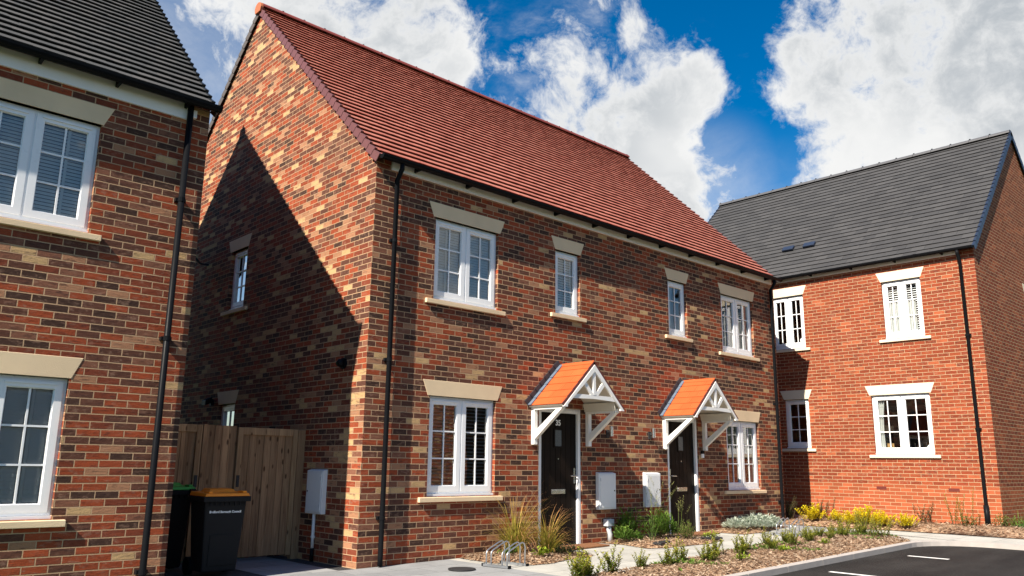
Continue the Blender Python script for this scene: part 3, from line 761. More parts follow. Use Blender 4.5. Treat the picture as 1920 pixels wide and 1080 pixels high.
# ------------------------------------------------------------------ the far house facing across the path
XR = 12.308
F3 = Fr((XR, -3.591), (0, 1), (1, 0)); L3 = 8.17
Y3 = lambda y: y + 3.591
def far_fill(kind):
    def f(w, fr, a0, a1, z0, z1, b):
        if kind == 'blind':
            slats(fr, a0, a1, z0, z1, b + 0.02, R(35), 'blind', w, 0.05, False)
            drape(fr, a0 + 0.12, a0 + 0.40, z0, z0 + 0.75, b - 0.03, w, 5); drape(fr, a1 - 0.30, a1 - 0.02, z0, z0 + 0.78, b - 0.03, w, 5)
        elif kind == 'parlour':
            drape(fr, a1, a1 - 0.20, z0, z1, b, w, 4, 0.3)
            mb = MB(); mb.box(a1 - 0.30, a1 - 0.16, b + 0.05, b + 0.07, z0 + 0.0, z0 + 0.16, None, fr); mb.build('picture_frame', 'gilt', w)
            mb = MB(); mb.tube([fr.P(a0 + 0.10, b + 0.05, z0 + k * 0.025) for k in range(6)], [0.045, 0.06, 0.055, 0.07, 0.045, 0.03], None, 10); mb.build('ornament', 'white', w, smooth=True)
        elif kind == 'toys':
            mb = MB(); a = a1 - 0.42; mb.tube([fr.P(a, b, z0 + k * 0.04) for k in range(6)], [0.05, 0.06, 0.04, 0.045, 0.04, 0.012], None, 10); mb.build('ornament', 'white', w, smooth=True)
            mb = MB(); a = a0 + 0.36; mb.tube([fr.P(a, b, z0 + k * 0.03) for k in range(5)], [0.05, 0.06, 0.05, 0.05, 0.015], None, 10); mb.build('ornament', 'red', w, smooth=True)
            mb = MB(); a = a0 + 0.10; mb.tube([fr.P(a, b, z0 + k * 0.035) for k in range(6)], [0.05, 0.05, 0.035, 0.05, 0.045, 0.015], None, 10); mb.build('ornament', 'white', w, smooth=True)
    return f
RLB, RLT, RUB, RUT = 2.873, 3.088, 5.37, 5.585
w3 = [((Y3(-2.577), Y3(-1.105), RLB, RLT), (Y3(-2.455), Y3(-1.225), 1.525 + sill_h, RLB), (Y3(-2.575), Y3(-1.11), 1.525), 2, far_fill('parlour')),
      ((Y3(0.137), Y3(0.942), RLB, RLT), (Y3(0.235), Y3(0.845), 1.665 + sill_h, RLB), (Y3(0.11), Y3(0.96), 1.665), 1, None),
      ((Y3(-2.589), Y3(-1.549), RUB, RUT), (Y3(-2.485), Y3(-1.65), 4.014 + sill_h, RUB), (Y3(-2.61), Y3(-1.53), 4.014), 2, far_fill('blind')),
      ((Y3(0.113), Y3(1.155), RUB, RUT), (Y3(0.213), Y3(1.05), 4.014 + sill_h, RUB), (Y3(0.093), Y3(1.17), 4.014), 2, far_fill('toys'))]
S3 = Fr((XR, -3.591), (1, 0), (0, 1))
s3 = [((3.19, 4.6, 5.36, 5.575), (3.30, 4.5, 4.09, 5.36), (3.17, 4.62, 4.014), 2, None)]
H3 = house('corner_house', 'orange red brick house with slate grey roof standing end on beyond the path', F3, L3, 7.55, -0.4, 5.83, 3.643, 9.49, [w[1] for w in w3], [w[1] for w in s3], [], 'brick_red', 5.845)
for wl, fr in ((w3, F3), (s3, S3)):
    for li, op, si, n, fill in wl:
        lintel(fr, *li, H3, 'stone2'); window(fr, op[0], op[1], op[2] + 0.03, op[3] - 0.003, H3, n, fill); sill(fr, si[0], si[1], si[2], si[2] + sill_h - 0.002, H3, 'stone2')
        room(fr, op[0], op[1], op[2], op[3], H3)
roof(F3, L3, -0.13, 5.83, 3.643, 9.49, 0.045, 0.19, 0.29, 'tile_grey2', 'ridge_grey', H3, 'verge_blue', t=0.024, seed=9)
mb = MB(); mb.box(Y3(-3.25), L3 - 0.1, -0.025, -0.001, 5.727, 5.825, None, F3); mb.build('fascia', 'white2', H3)
gutter(F3, -0.04, L3 + 0.03, -0.16, 5.832, H3, [Y3(-3.0 + k * 0.98) for k in range(8)])
downpipe(F3, Y3(-3.33), 5.80, 0.2, H3, b=-0.06, clips=(4.0, 2.1), neck=True)
mb = MB(); mb.tube([F3.P(Y3(-3.33), -0.06, 0.17), F3.P(Y3(-3.33), -0.06, 0.62)], 0.05, None, 12); mb.build('drain_shoe', 'black', H3, smooth=True)
for y in (-1.297, -2.754):
    mb = MB()
    mb.box(Y3(y) - 0.105, Y3(y) + 0.105, -0.003, 0.02, 0.86, 0.925, None, F3)
    for k in range(6): mb.box(Y3(y) - 0.095 + k * 0.033, Y3(y) - 0.075 + k * 0.033, -0.006, -0.0031, 0.87, 0.915, 'maroon', F3)
    mb.build('air_brick', 'airbrick', H3)
for a in (0.94, 0.37):
    mb = MB(); sd = Vector((0.718, 0, 0.696)); nn = Vector((-0.696, 0, 0.718)); b0 = Vector((13.10, a, 6.72)) + nn * 0.012
    for (h, s0, s1) in ((0.03, 0.0, 0.16),):
        mb.prism([b0 + Vector((0, -0.15, 0)) , b0 + Vector((0, 0.15, 0)), b0 + Vector((0, 0.15, 0)) + nn * 0.05, b0 + Vector((0, -0.15, 0)) + nn * 0.05], sd * 0.17)
    mb.build('roof_vent', 'verge_blue', H3, bevel=0.01)

# ------------------------------------------------------------------ house across the road, seen in the panes
def opposite(name, label, ox, oy, ux, uy, wx, wy, L, brick, tile):
    fr = Fr((ox, oy), (ux, uy), (wx, wy))
    wl = [((c - 0.7, c + 0.7, z + 1.35, z + 1.56), (c - 0.6, c + 0.6, z + 0.075, z + 1.35), (c - 0.72, c + 0.72, z), 2, None) for c in (L * 0.2, L * 0.8) for z in (0.75, 3.4)]
    h = house(name, label, fr, L, 8.2, -0.4, 5.3, 4.1, 9.35, [w[1] for w in wl], [], [], brick, 5.32)
    for li, op, si, n, fill in wl:
        lintel(fr, *li, h); window(fr, op[0], op[1], op[2] + 0.03, op[3] - 0.003, h, n, fill); sill(fr, si[0], si[1], si[2], si[2] + 0.073, h)
    roof(fr, L, -0.13, 5.3, 4.1, 9.35, 0.03, 0.34, 1.2, tile, 'ridge_grey', h, 'verge_black', seed=11, vat=(False, False))
opposite('opposite_house', 'brick house across the car park, mirrored in the window panes', 6.5, -30.0, 0, 1, -1, 0, 9.0, 'brick_red', 'tile_grey2')
opposite('opposite_house', 'wide brick house further along, mirrored in the lower window', 33.0, -24.0, -1, 0, 0, -1, 11.0, 'brick', 'tile_grey2')

# ------------------------------------------------------------------ things fixed to the walls
def meter_box(x0, x1, z0, z1, fr, label, pipe=None):
    t = thing('meter_box', label, 'meter box', tuple(fr.P((x0 + x1) / 2, 0, z0)), 'white utility meter boxes on the walls')
    mb = MB()
    mb.hexa([fr.P(x0, -0.07, z0), fr.P(x1, -0.07, z0), fr.P(x0, -0.001, z0), fr.P(x1, -0.001, z0),
             fr.P(x0, -0.07, z1 - 0.02), fr.P(x1, -0.07, z1 - 0.02), fr.P(x0, -0.001, z1), fr.P(x1, -0.001, z1)])
    mb.build('cabinet', 'box', t, bevel=0.006)
    mb = MB(); mb.box(x0 + 0.025, x1 - 0.025, -0.080, -0.0705, z0 + 0.025, z1 - 0.045, None, fr); d = mb.build('cabinet_door', 'box', t, bevel=0.004)
    for z in (z0 + 0.10, z1 - 0.12):
        mb = MB(); mb.box(x0 + 0.028, x0 + 0.04, -0.086, -0.0805, z - 0.025, z + 0.025, None, fr); mb.build('hinge', 'pipe_grey', d)
    mb = MB(); mb.tube([fr.P(x1 - 0.05, -0.0805, (z0 + z1) / 2), fr.P(x1 - 0.05, -0.084, (z0 + z1) / 2)], 0.012, None, 10); mb.build('lock', 'iron', d)
    if pipe:
        mb = MB(); a = (x0 + x1) / 2 + pipe; mb.tube([fr.P(a, -0.035, 0.17), fr.P(a, -0.035, z0 - 0.002)], 0.022, None, 10); p = mb.build('supply_pipe', 'box', t, smooth=True)
        mb = MB(); mb.tube([fr.P(a, -0.035, 0.0), fr.P(a, -0.035, 0.169)], 0.026, None, 10); mb.build('pipe_boot', 'black', p, smooth=True)
        mb = MB(); mb.tube([fr.P(a, -0.035, 0.30), fr.P(a, -0.035, 0.325)], 0.03, None, 10); mb.build('pipe_clip', 'box', p)
    return t
meter_box(4.48, 4.91, 0.59, 1.18, F1, 'white meter box on front wall just right of door 35')
meter_box(5.71, 6.13, 0.595, 1.18, F1, 'white meter box on front wall beside hinge of door 37, crossed by diagonal shadow')
meter_box(0.80, 1.22, 0.61, 1.19, S1, 'white meter box on shaded gable wall above a white pipe, beside timber gate', pipe=0.02)

def wall_light(x, z, label):
    t = thing('wall_light', label, 'wall light', (x, 0, z), 'steel cylinder lights between the front doors')
    mb = MB(); mb.box(x - 0.04, x + 0.04, -0.016, -0.001, z - 0.10, z + 0.03); mb.box(x - 0.015, x + 0.015, -0.06, -0.0165, z - 0.03, z + 0.0); mb.build('back_plate', 'iron', t, bevel=0.003)
    mb = MB(); mb.tube([(x, -0.09, z - 0.075), (x, -0.09, z + 0.085)], 0.032, None, 16); mb.build('lamp_body', 'chrome', t, smooth=False)
wall_light(4.79, 1.84, 'small steel cylinder wall light just right of door 35 canopy')
wall_light(5.93, 1.85, 'small steel cylinder wall light just left of door 37 canopy')
t = thing('doorbell_box', 'small black and white doorbell box below right bracket of canopy over door 37', 'doorbell', (7.52, 0, 1.45))
mb = MB(); mb.box(7.49, 7.55, -0.04, -0.001, 1.45, 1.525); mb.build('bell_body', 'white', t, bevel=0.004)
mb = MB(); mb.box(7.485, 7.555, -0.045, -0.001, 1.527, 1.58); mb.build('bell_hood', 'black', t, bevel=0.004)
t = thing('wall_vent', 'black round vent cowl on shaded gable wall near the corner', 'vent', (0, 0.546, 2.585))
mb = MB(); mb.tube([(-0.001, 0.546, 2.585), (-0.03, 0.546, 2.585)], 0.075, None, 16); mb.build('vent_flange', 'black', t)
mb = MB(); mb.tube([(-0.031, 0.546, 2.59), (-0.06, 0.546, 2.59), (-0.085, 0.546, 2.56)], [0.055, 0.058, 0.05], None, 16); mb.build('vent_cowl', 'black', t, smooth=True)
t = thing('security_light', 'small dark security light on gable wall beside the lower side window', 'light', (0, 4.689, 2.25))
mb = MB(); mb.box(-0.05, -0.001, 4.66, 4.72, 2.2, 2.3); mb.build('light_bracket', 'black', t)
mb = MB(); mb.hexa([(-0.17, 4.60, 2.19), (-0.17, 4.77, 2.19), (-0.055, 4.60, 2.24), (-0.055, 4.77, 2.24), (-0.17, 4.60, 2.28), (-0.17, 4.77, 2.28), (-0.055, 4.60, 2.34), (-0.055, 4.77, 2.34)]); mb.build('light_head', 'black', t, bevel=0.01)
t = thing('satellite_dish', 'dark satellite dish on shaded gable wall, half hidden by corner of near house', 'dish', (0, 5.46, 4.9))
mb = MB(); N = 20
for k in range(4):
    for j in range(N):
        f = lambda k_, j_: Vector((-0.30 + 0.10 * (k_ / 4) ** 2 * -1 + 0.0, 5.46 + 0.30 * k_ / 4 * math.cos(2 * math.pi * j_ / N), 4.93 + 0.33 * k_ / 4 * math.sin(2 * math.pi * j_ / N)))
        mb.face([f(k, j), f(k + 1, j), f(k + 1, j + 1), f(k, j + 1)] if k else [f(0, 0), f(1, j), f(1, j + 1)])
mb.build('reflector', 'iron', t, smooth=True, recalc=False)
mb = MB(); mb.tube([(-0.001, 5.46, 4.8), (-0.15, 5.46, 4.8), (-0.29, 5.46, 4.92)], 0.02, None, 8); mb.tube([(-0.30, 5.46, 4.66), (-0.62, 5.46, 4.85)], 0.012, None, 8); mb.build('dish_arm', 'iron', t)
t = thing('gully_pipe', 'short grey waste pipe with square hopper on wall below the door 35 meter box', 'drain pipe', (4.74, 0, gz(4.74)))
mb = MB(); mb.box(4.66, 4.82, -0.10, -0.001, 0.325, 0.435); mb.build('hopper', 'pipe_grey', t, bevel=0.006)
mb = MB(); mb.tube([(4.74, -0.05, 0.326), (4.74, -0.05, 0.27), (4.77, -0.05, 0.20), (4.77, -0.05, 0.06)], 0.042, None, 12); mb.build('waste_pipe', 'pipe_grey', t, smooth=True)

# ------------------------------------------------------------------ gates and fence panel between the houses
def plank_row(mb, x0, x1, y, z0, z1, th=0.018):
    n = max(1, round((x1 - x0) / 0.098)); w = (x1 - x0) / n
    for k in range(n):
        dy = rng.uniform(-0.004, 0.004)
        mb.box(x0 + k * w + 0.003, x0 + (k + 1) * w - 0.003, y + dy, y + th + dy, z0, z1)
def gate(x0, x1, y, z0, z1, label, latch):
    t = thing('garden_gate', label, 'gate', ((x0 + x1) / 2, y, 0), 'timber side gates')
    mb = MB(); plank_row(mb, x0 + 0.07, x1 - 0.07, y + 0.008, z0 + 0.01, z1 - 0.09); mb.build('board_panel', 'wood', t)
    mb = MB()
    mb.box(x0, x0 + 0.072, y - 0.02, y + 0.045, z0, z1); mb.box(x1 - 0.072, x1, y - 0.02, y + 0.045, z0, z1)
    mb.box(x0 + 0.072, x1 - 0.072, y - 0.018, y + 0.045, z1 - 0.095, z1)
    mb.build('gate_frame', 'wood_light', t, bevel=0.004)
    mb = MB()
    if latch: mb.box(x0 + 0.02, x0 + 0.055, y - 0.035, y - 0.0205, 0.95, 1.10)
    else: mb.box(x1 - 0.055, x1 - 0.02, y - 0.035, y - 0.0205, 0.95, 1.10)
    mb.build('gate_latch', 'iron', t)
gate(-0.985, -0.115, 1.48, 0.05, 1.722, 'timber gate against the red-roofed house, whole face seen behind the bins', True)
gate(-2.36, -1.46, 1.50, 0.05, 1.735, 'timber gate partly hidden behind green-lidded bin and corner of near house', False)
def post(x0, x1, y0, y1, h, label):
    mb = MB(); mb.box(x0, x1, y0, y1, -0.1, h); o = mb.build('gate_post', 'wood', None, bevel=0.005); tag(o, label, 'gate post', 'timber posts beside the gates')
post(-0.11, -0.004, 1.45, 1.55, 1.715, 'brown timber post fixed to the gable wall, hinge side of the gate')
post(-1.452, -1.40, 1.47, 1.57, 1.745, 'slim dark timber post between left gate and narrow fence panel')
t = thing('fence_panel', 'narrow panel of upright boards between the two timber gates', 'fence', (-1.19, 1.5, 0))
mb = MB(); plank_row(mb, -1.395, -0.995, 1.49, 0.03, 1.735, 0.02); mb.build('board_panel', 'wood', t)
mb = MB(); mb.box(-1.395, -0.995, 1.515, 1.555, 1.45, 1.52); mb.box(-1.395, -0.995, 1.515, 1.555, 0.3, 0.37); mb.build('rail', 'wood', t)

# ------------------------------------------------------------------ wheelie bins
def bin_(cx, y0, w, d, h, body, lid, label, writing=None):
    t = thing('wheelie_bin', label, 'wheelie bin', (cx, y0 + d / 2, 0), 'council wheelie bins by the gate')
    hb = h - 0.095; tw, td = w * 0.90, d * 0.86
    mb = MB(); k = 0.80
    lo = (cx - tw * k / 2, cx + tw * k / 2, y0 + 0.09, y0 + d * 0.82); hi = (cx - tw / 2, cx + tw / 2, y0 + 0.035, y0 + 0.035 + td)
    mb.hexa([(lo[0], lo[2], 0.05), (lo[1], lo[2], 0.05), (lo[0], lo[3], 0.05), (lo[1], lo[3], 0.05), (hi[0], hi[2], hb), (hi[1], hi[2], hb), (hi[0], hi[3], hb), (hi[1], hi[3], hb)])
    b = mb.build('bin_body', body, t, bevel=0.02)
    mb = MB(); mb.box(cx - w / 2, cx + w / 2, y0, y0 + 0.035 + td + 0.02, hb - 0.045, hb + 0.012)
    for q in range(9): mb.box(cx - w / 2 + 0.02 + q * (w - 0.04) / 9, cx - w / 2 + 0.03 + q * (w - 0.04) / 9, y0 + 0.004, y0 + 0.03, hb - 0.09, hb - 0.046)
    mb.build('rim', body, t, bevel=0.008)
    mb = MB()
    zf, zr_ = hb + 0.014, hb + 0.014
    x0, x1, ya, yb = cx - w / 2 + 0.012, cx + w / 2 - 0.012, y0 + 0.005, y0 + d * 0.93
    mb.hexa([(x0, ya, zf), (x1, ya, zf), (x0, yb, zf), (x1, yb, zf), (x0 + 0.012, ya + 0.012, zf + 0.035), (x1 - 0.012, ya + 0.012, zf + 0.035), (x0 + 0.012, yb - 0.01, zf + 0.05), (x1 - 0.012, yb - 0.01, zf + 0.05)])
    mb.hexa([(x0 + 0.10, ya + 0.15, zf + 0.036), (x1 - 0.10, ya + 0.15, zf + 0.036), (x0 + 0.10, yb - 0.06, zf + 0.045), (x1 - 0.10, yb - 0.06, zf + 0.045),
             (x0 + 0.13, ya + 0.19, zf + 0.078), (x1 - 0.13, ya + 0.19, zf + 0.078), (x0 + 0.13, yb - 0.09, zf + 0.085), (x1 - 0.13, yb - 0.09, zf + 0.085)])
    for sx in (x0 + 0.045, x1 - 0.085): mb.box(sx, sx + 0.05, ya + 0.02, ya + 0.16, zf + 0.03, zf + 0.06)
    mb.build('bin_lid', lid, t, bevel=0.008)
    mb = MB(); mb.tube([(cx - w * 0.38, y0 + d, h - 0.06), (cx + w * 0.38, y0 + d, h - 0.06)], 0.018, None, 10)
    for sx in (-0.40, 0.40): mb.tube([(cx + w * sx - 0.03, y0 + d - 0.015, h - 0.045), (cx + w * sx + 0.03, y0 + d - 0.015, h - 0.045)], 0.038, None, 14)
    mb.build('handle', 'black', t)
    for sx in (-1, 1):
        mb = MB(); x = cx + sx * (tw * k / 2 + 0.02); mb.tube([(x - 0.025, y0 + d * 0.86, 0.1), (x + 0.025, y0 + d * 0.86, 0.1)], 0.1, None, 20); mb.build('wheel', 'black', t, smooth=False)
    mb = MB()
    f = lambda z: y0 + 0.09 + (0.035 - 0.09) * (z - 0.05) / (hb - 0.05)
    mb.hexa([(cx - 0.15, f(0.12) - 0.008, 0.12), (cx + 0.15, f(0.12) - 0.008, 0.12), (cx - 0.15, f(0.12) + 0.01, 0.12), (cx + 0.15, f(0.12) + 0.01, 0.12),
             (cx - 0.15, f(0.46) - 0.008, 0.46), (cx + 0.15, f(0.46) - 0.008, 0.46), (cx - 0.15, f(0.46) + 0.01, 0.46), (cx + 0.15, f(0.46) + 0.01, 0.46)])
    mb.build('front_panel', body, b, bevel=0.004)
    if writing:
        fr = Fr((0, 0), (1, 0), (0, 1)); z = 0.70; text(writing, cx + 0.0, f(z) - 0.002, z, 0.036, fr, b, 'lettering', 'white', tilt=-0.066)
    return t
bin_(-1.585, 0.28, 0.56, 0.50, 0.965, 'binbody', 'binorange', 'dark grey wheelie bin with bright orange lid and council lettering', 'Bedford Borough Council')
bin_(-1.98, 0.92, 0.58, 0.50, 1.02, 'binblack', 'bingreen', 'black wheelie bin with green lid behind the orange-lidded bin')

# ------------------------------------------------------------------ ground
def sheet(name, pts, dz, mat, kind='structure', step=1.5, dome=0.0, parent=None):
    """flat polygon laid on the gentle slope, cut into strips so that it follows it; dome raises the middle"""
    bm = bmesh.new(); vs = [bm.verts.new((x, y, 0)) for x, y in pts]; bm.faces.new(vs)
    xs = [p[0] for p in pts]; ys = [p[1] for p in pts]
    cuts = [c for c in ([0.0, 16.0] if max(xs) - min(xs) > 30 else [min(xs) + k * step for k in range(1, int((max(xs) - min(xs)) / step) + 1)] + [0.0])]
    for c in cuts: bmesh.ops.bisect_plane(bm, geom=bm.verts[:] + bm.edges[:] + bm.faces[:], plane_co=(c, 0, 0), plane_no=(1, 0, 0))
    if dome:
        for c in [min(ys) + k * step for k in range(1, int((max(ys) - min(ys)) / step) + 1)]:
            bmesh.ops.bisect_plane(bm, geom=bm.verts[:] + bm.edges[:] + bm.faces[:], plane_co=(0, c, 0), plane_no=(0, 1, 0))
    bed = Bed(pts)
    for v in bm.verts:
        v.co.z = gz(v.co.x) + dz + (dome * bed.rise(v.co.x, v.co.y) if dome else 0)
    bmesh.ops.recalc_face_normals(bm, faces=bm.faces)
    if bm.faces[:] and sum(f.normal.z for f in bm.faces) < 0: bmesh.ops.reverse_faces(bm, faces=bm.faces)
    me = bpy.data.meshes.new(name); bm.to_mesh(me); bm.free(); me.materials.append(M[mat])
    if dome:
        for p in me.polygons: p.use_smooth = True
    o = bpy.data.objects.new(name, me); COL.objects.link(o); ORG[o] = Vector((0, 0, 0))
    if kind: o['kind'] = kind
    return o
class Bed:
    def __init__(s, pts): s.p = pts
    def edge(s, x, y):
        best = 9
        for i in range(len(s.p)):
            a, b = Vector(s.p[i]), Vector(s.p[(i + 1) % len(s.p)]); q = Vector((x, y)); d = b - a
            t = max(0, min(1, (q - a).dot(d) / max(d.length_squared, 1e-9))); best = min(best, (q - a - d * t).length)
        return best
    def inside(s, x, y):
        r = False; n = len(s.p)
        for i in range(n):
            (x1, y1), (x2, y2) = s.p[i], s.p[(i + 1) % n]
            if (y1 > y) != (y2 > y) and x < (x2 - x1) * (y - y1) / (y2 - y1) + x1: r = not r
        return r
    def rise(s, x, y):
        e = min(1.0, s.edge(x, y) / 0.28)
        return e * (2 - e) * (0.8 + 0.2 * math.sin(x * 5.1) * math.cos(y * 4.3))

sheet('ground', [(-220, -220), (260, -220), (260, 260), (-220, 260)], -0.13, 'lawn')
# car park with a kerb line that turns away towards the far side
kl = [(-30.0, -3.90), (0.0, -3.63), (3.1, -3.565), (6.0, -3.50), (8.2, -3.45)]
arc = [(8.2 + 0.9 * math.sin(q), -4.35 + 0.9 * math.cos(q)) for q in [R(k * 10) for k in range(1, 10)]]
kl = kl + arc + [(9.1, -9.0), (9.05, -20.0)]
sheet('car_park', kl + [(-30, -20.0)], -0.05, 'asphalt')
mb = MB()
def offs(poly, d):
    out = []
    for i, p in enumerate(poly):
        a = Vector(poly[max(i - 1, 0)]); b = Vector(poly[min(i + 1, len(poly) - 1)]); t = (b - a).normalized(); out.append((p[0] - t.y * d, p[1] + t.x * d))
    return out
ki = offs(kl, 0.105)
for i in range(len(kl) - 1):
    n = max(1, int((Vector(kl[i + 1]) - Vector(kl[i])).length / 0.914)) if i > 0 and i < 4 else 1
    for k in range(n):
        l = lambda A, f: (A[i][0] + (A[i + 1][0] - A[i][0]) * f, A[i][1] + (A[i + 1][1] - A[i][1]) * f)
        f0, f1 = k / n, (k + 1) / n - (0.004 if n > 1 else 0)
        o0, o1, i0, i1 = l(kl, f0), l(kl, f1), l(ki, f0), l(ki, f1); z0, z1 = gz(o0[0]), gz(o1[0])
        mb.hexa([(*o0, z0 - 0.2), (*o1, z1 - 0.2), (*i0, z0 - 0.2), (*i1, z1 - 0.2), (*o0, z0 + 0.022), (*o1, z1 + 0.022), (*i0, z0 + 0.028), (*i1, z1 + 0.028)])
mb.build('kerb', 'kerb', None)['kind'] = 'structure'
for x, y0, y1 in ((4.50, -3.87, -4.55), (6.98, -3.86, -4.42), (2.05, -3.9, -4.55)):
    m = sheet('road_marking', [(x - 0.045, y1), (x + 0.045, y1), (x + 0.045, y0), (x - 0.045, y0)], -0.046, 'paint')
# paving
sheet('paving', [(-3.2, -3.66), (0.0, -3.52), (1.45, -3.49), (1.45, 0.0), (-0.25, 0.0), (-0.25, 1.9), (-1.15, 1.9), (-1.15, -0.1), (-3.2, -0.5)], 0.0, 'grey_slab')
sheet('gravel', [(-2.4, -0.13), (-1.15, -0.13), (-1.15, 1.9), (-2.4, 1.9)], -0.004, 'gravel')
sheet('gravel', [(-0.25, 0.0), (-0.0, 0.0), (-0.0, 1.9), (-0.25, 1.9)], -0.004, 'gravel')
sheet('path', [(1.45, -3.49), (8.2, -3.33), (8.7, -3.4), (9.05, -3.75), (9.21, -4.35), (9.2, -9.0), (10.45, -9.0), (10.45, -2.4), (10.2, 0.9), (10.53, 1.0), (10.53, 0.0), (1.45, 0.0)], 0.0, 'pale_slab')
sheet('paving', [(7.75, -1.75), (9.0, -1.72), (10.15, -1.0), (10.2, -0.03), (9.75, -0.03), (9.55, -0.75), (8.0, -0.85)], 0.004, 'grey_slab')

BEDS = {}
def mulch_bed(key, pts, dome=0.06, dz=0.008):
    BEDS[key] = (Bed(pts), dome, dz); sheet('bark_mulch', pts, dz, 'mulch', 'stuff', 0.3, dome)
mulch_bed('door35', [(1.62, -0.01), (1.60, -0.78), (1.80, -0.80), (1.86, -1.22), (2.2, -1.26), (2.62, -1.12), (3.02, -1.16), (3.22, -1.05), (3.06, -0.4), (3.05, -0.01)])
mulch_bed('middle', [(4.55, -0.01), (4.62, -0.45), (4.48, -1.02), (4.75, -1.16), (5.3, -1.2), (5.78, -1.26), (6.43, -1.08), (6.36, -0.5), (6.38, -0.01)])
mulch_bed('silver', [(7.55, -0.01), (7.6, -0.78), (8.2, -0.80), (9.0, -0.62), (9.7, -0.5), (9.75, -0.01)])
mulch_bed('front', [(-1.0, -2.55), (1.2, -2.42), (2.18, -2.35), (3.15, -2.28), (4.48, -2.12), (5.98, -1.98), (7.83, -1.76), (8.8, -1.72), (9.12, -2.1), (9.05, -2.75), (8.7, -3.24), (8.1, -3.325), (6.0, -3.375), (3.0, -3.44), (0.0, -3.505), (-1.0, -3.53)], 0.055)
mulch_bed('side', [(10.45, -9.0), (10.45, -2.4), (10.15, -0.9), (10.2, 0.9), (10.6, 1.1), (10.6, 5.0), (12.3, 5.0), (12.3, -9.0)], 0.09, 0.012)
sheet('lawn', [(12.31, -9.0), (12.31, -3.6), (20.2, -3.6), (20.2, 6.0), (60, 6.0), (60, -9.0)], 0.06, 'lawn')
def bedz(key, x, y):
    b, dome, dz = BEDS[key]; return gz(x) + dz + (dome * b.rise(x, y) if b.inside(x, y) else 0)
# loose chips over the mulch
mb = MB(); rc = random.Random(21)
def chips(key, x0, x1, y0, y1, n, spill=0.05, sc=1.0):
    b = BEDS[key][0]
    for _ in range(n):
        x, y = rc.uniform(x0, x1), rc.uniform(y0, y1)
        if not b.inside(x, y) and not (b.edge(x, y) < spill * rc.random() ** 2 and y < -0.02): continue
        z = bedz(key, x, y) + 0.004; a = rc.uniform(0, 6.28); l = rc.uniform(0.008, 0.027) * sc; w = rc.uniform(0.004, 0.012) * sc
        tl, ro = rc.uniform(-0.5, 0.6), rc.uniform(-0.6, 0.6)
        d = Vector((math.cos(a), math.sin(a), tl)) * l; e = Vector((-math.sin(a), math.cos(a), ro)) * w; c = Vector((x, y, z + abs(tl) * l + abs(ro) * w * 0.7))
        k = rc.random(); u = (k * 97.0, rc.random())
        mb.face([c - d - e, c + d - e * 0.7, c + d * 1.05 + e, c - d + e * 0.8], None, u)
chips('front', 1.2, 9.2, -3.5, -1.65, 15000); chips('door35', 1.5, 3.3, -1.35, 0, 2600); chips('middle', 4.3, 6.5, -1.35, 0, 1800); chips('silver', 7.5, 9.9, -0.95, 0, 900, 0.05); chips('side', 10.1, 12.3, -6, 1, 2500, 0.05, 1.3)
o = mb.build('bark_chips', 'chips', None, recalc=False); o['kind'] = 'stuff'

# ------------------------------------------------------------------ plants
def leaf(mb, p, d, up, l, w, t0, t1, tone, bend=0.2):
    d = d.normalized(); s = d.cross(up); s = s.normalized() if s.length > 1e-4 else Vector((1, 0, 0)); n = s.cross(d)
    a = p; m_ = p + d * l * 0.5 + n * l * bend * 0.4; e = p + d * l - n * l * bend * 0.4
    tm = (t0 + t1) / 2
    mb.face([a, m_ + s * w * 0.5, e, m_ - s * w * 0.5], None, [(tone, t0), (tone, tm), (tone, t1), (tone, tm)])
def blade(mb, p, az, lean, l, w, tone, seg=6, droop=1.0, t0=0.0, t1=1.0):
    d = Vector((math.cos(az), math.sin(az), 0)); s = Vector((-math.sin(az), math.cos(az), 0)); q = p.copy(); el = math.pi / 2 - lean; prev = None
    for k in range(seg + 1):
        f = k / seg; ww = w * (1 - f ** 2.2) + 0.0006
        cur = (q - s * ww / 2, q + s * ww / 2, t0 + (t1 - t0) * f)
        if prev: mb.face([prev[0], prev[1], cur[1], cur[0]], None, [(tone, prev[2]), (tone, prev[2]), (tone, cur[2]), (tone, cur[2])])
        prev = cur; q = q + (d * math.cos(el) + Vector((0, 0, math.sin(el)))) * (l / seg); el -= droop / seg * (0.4 + 1.2 * f)
def plant(name, label, cat, x, y, z, group=None): return thing(name, label, cat, (x, y, z), group)
def clone(root, x, y, z, rot, sc, label):
    r = root.copy(); COL.objects.link(r); r.location = (x, y, z); r.rotation_euler = (0, 0, rot); r.scale = (sc, sc, sc * rng.uniform(0.9, 1.12)); r['label'] = label
    for ch in root.children:
        c = ch.copy(); COL.objects.link(c); c.parent = r
    return r

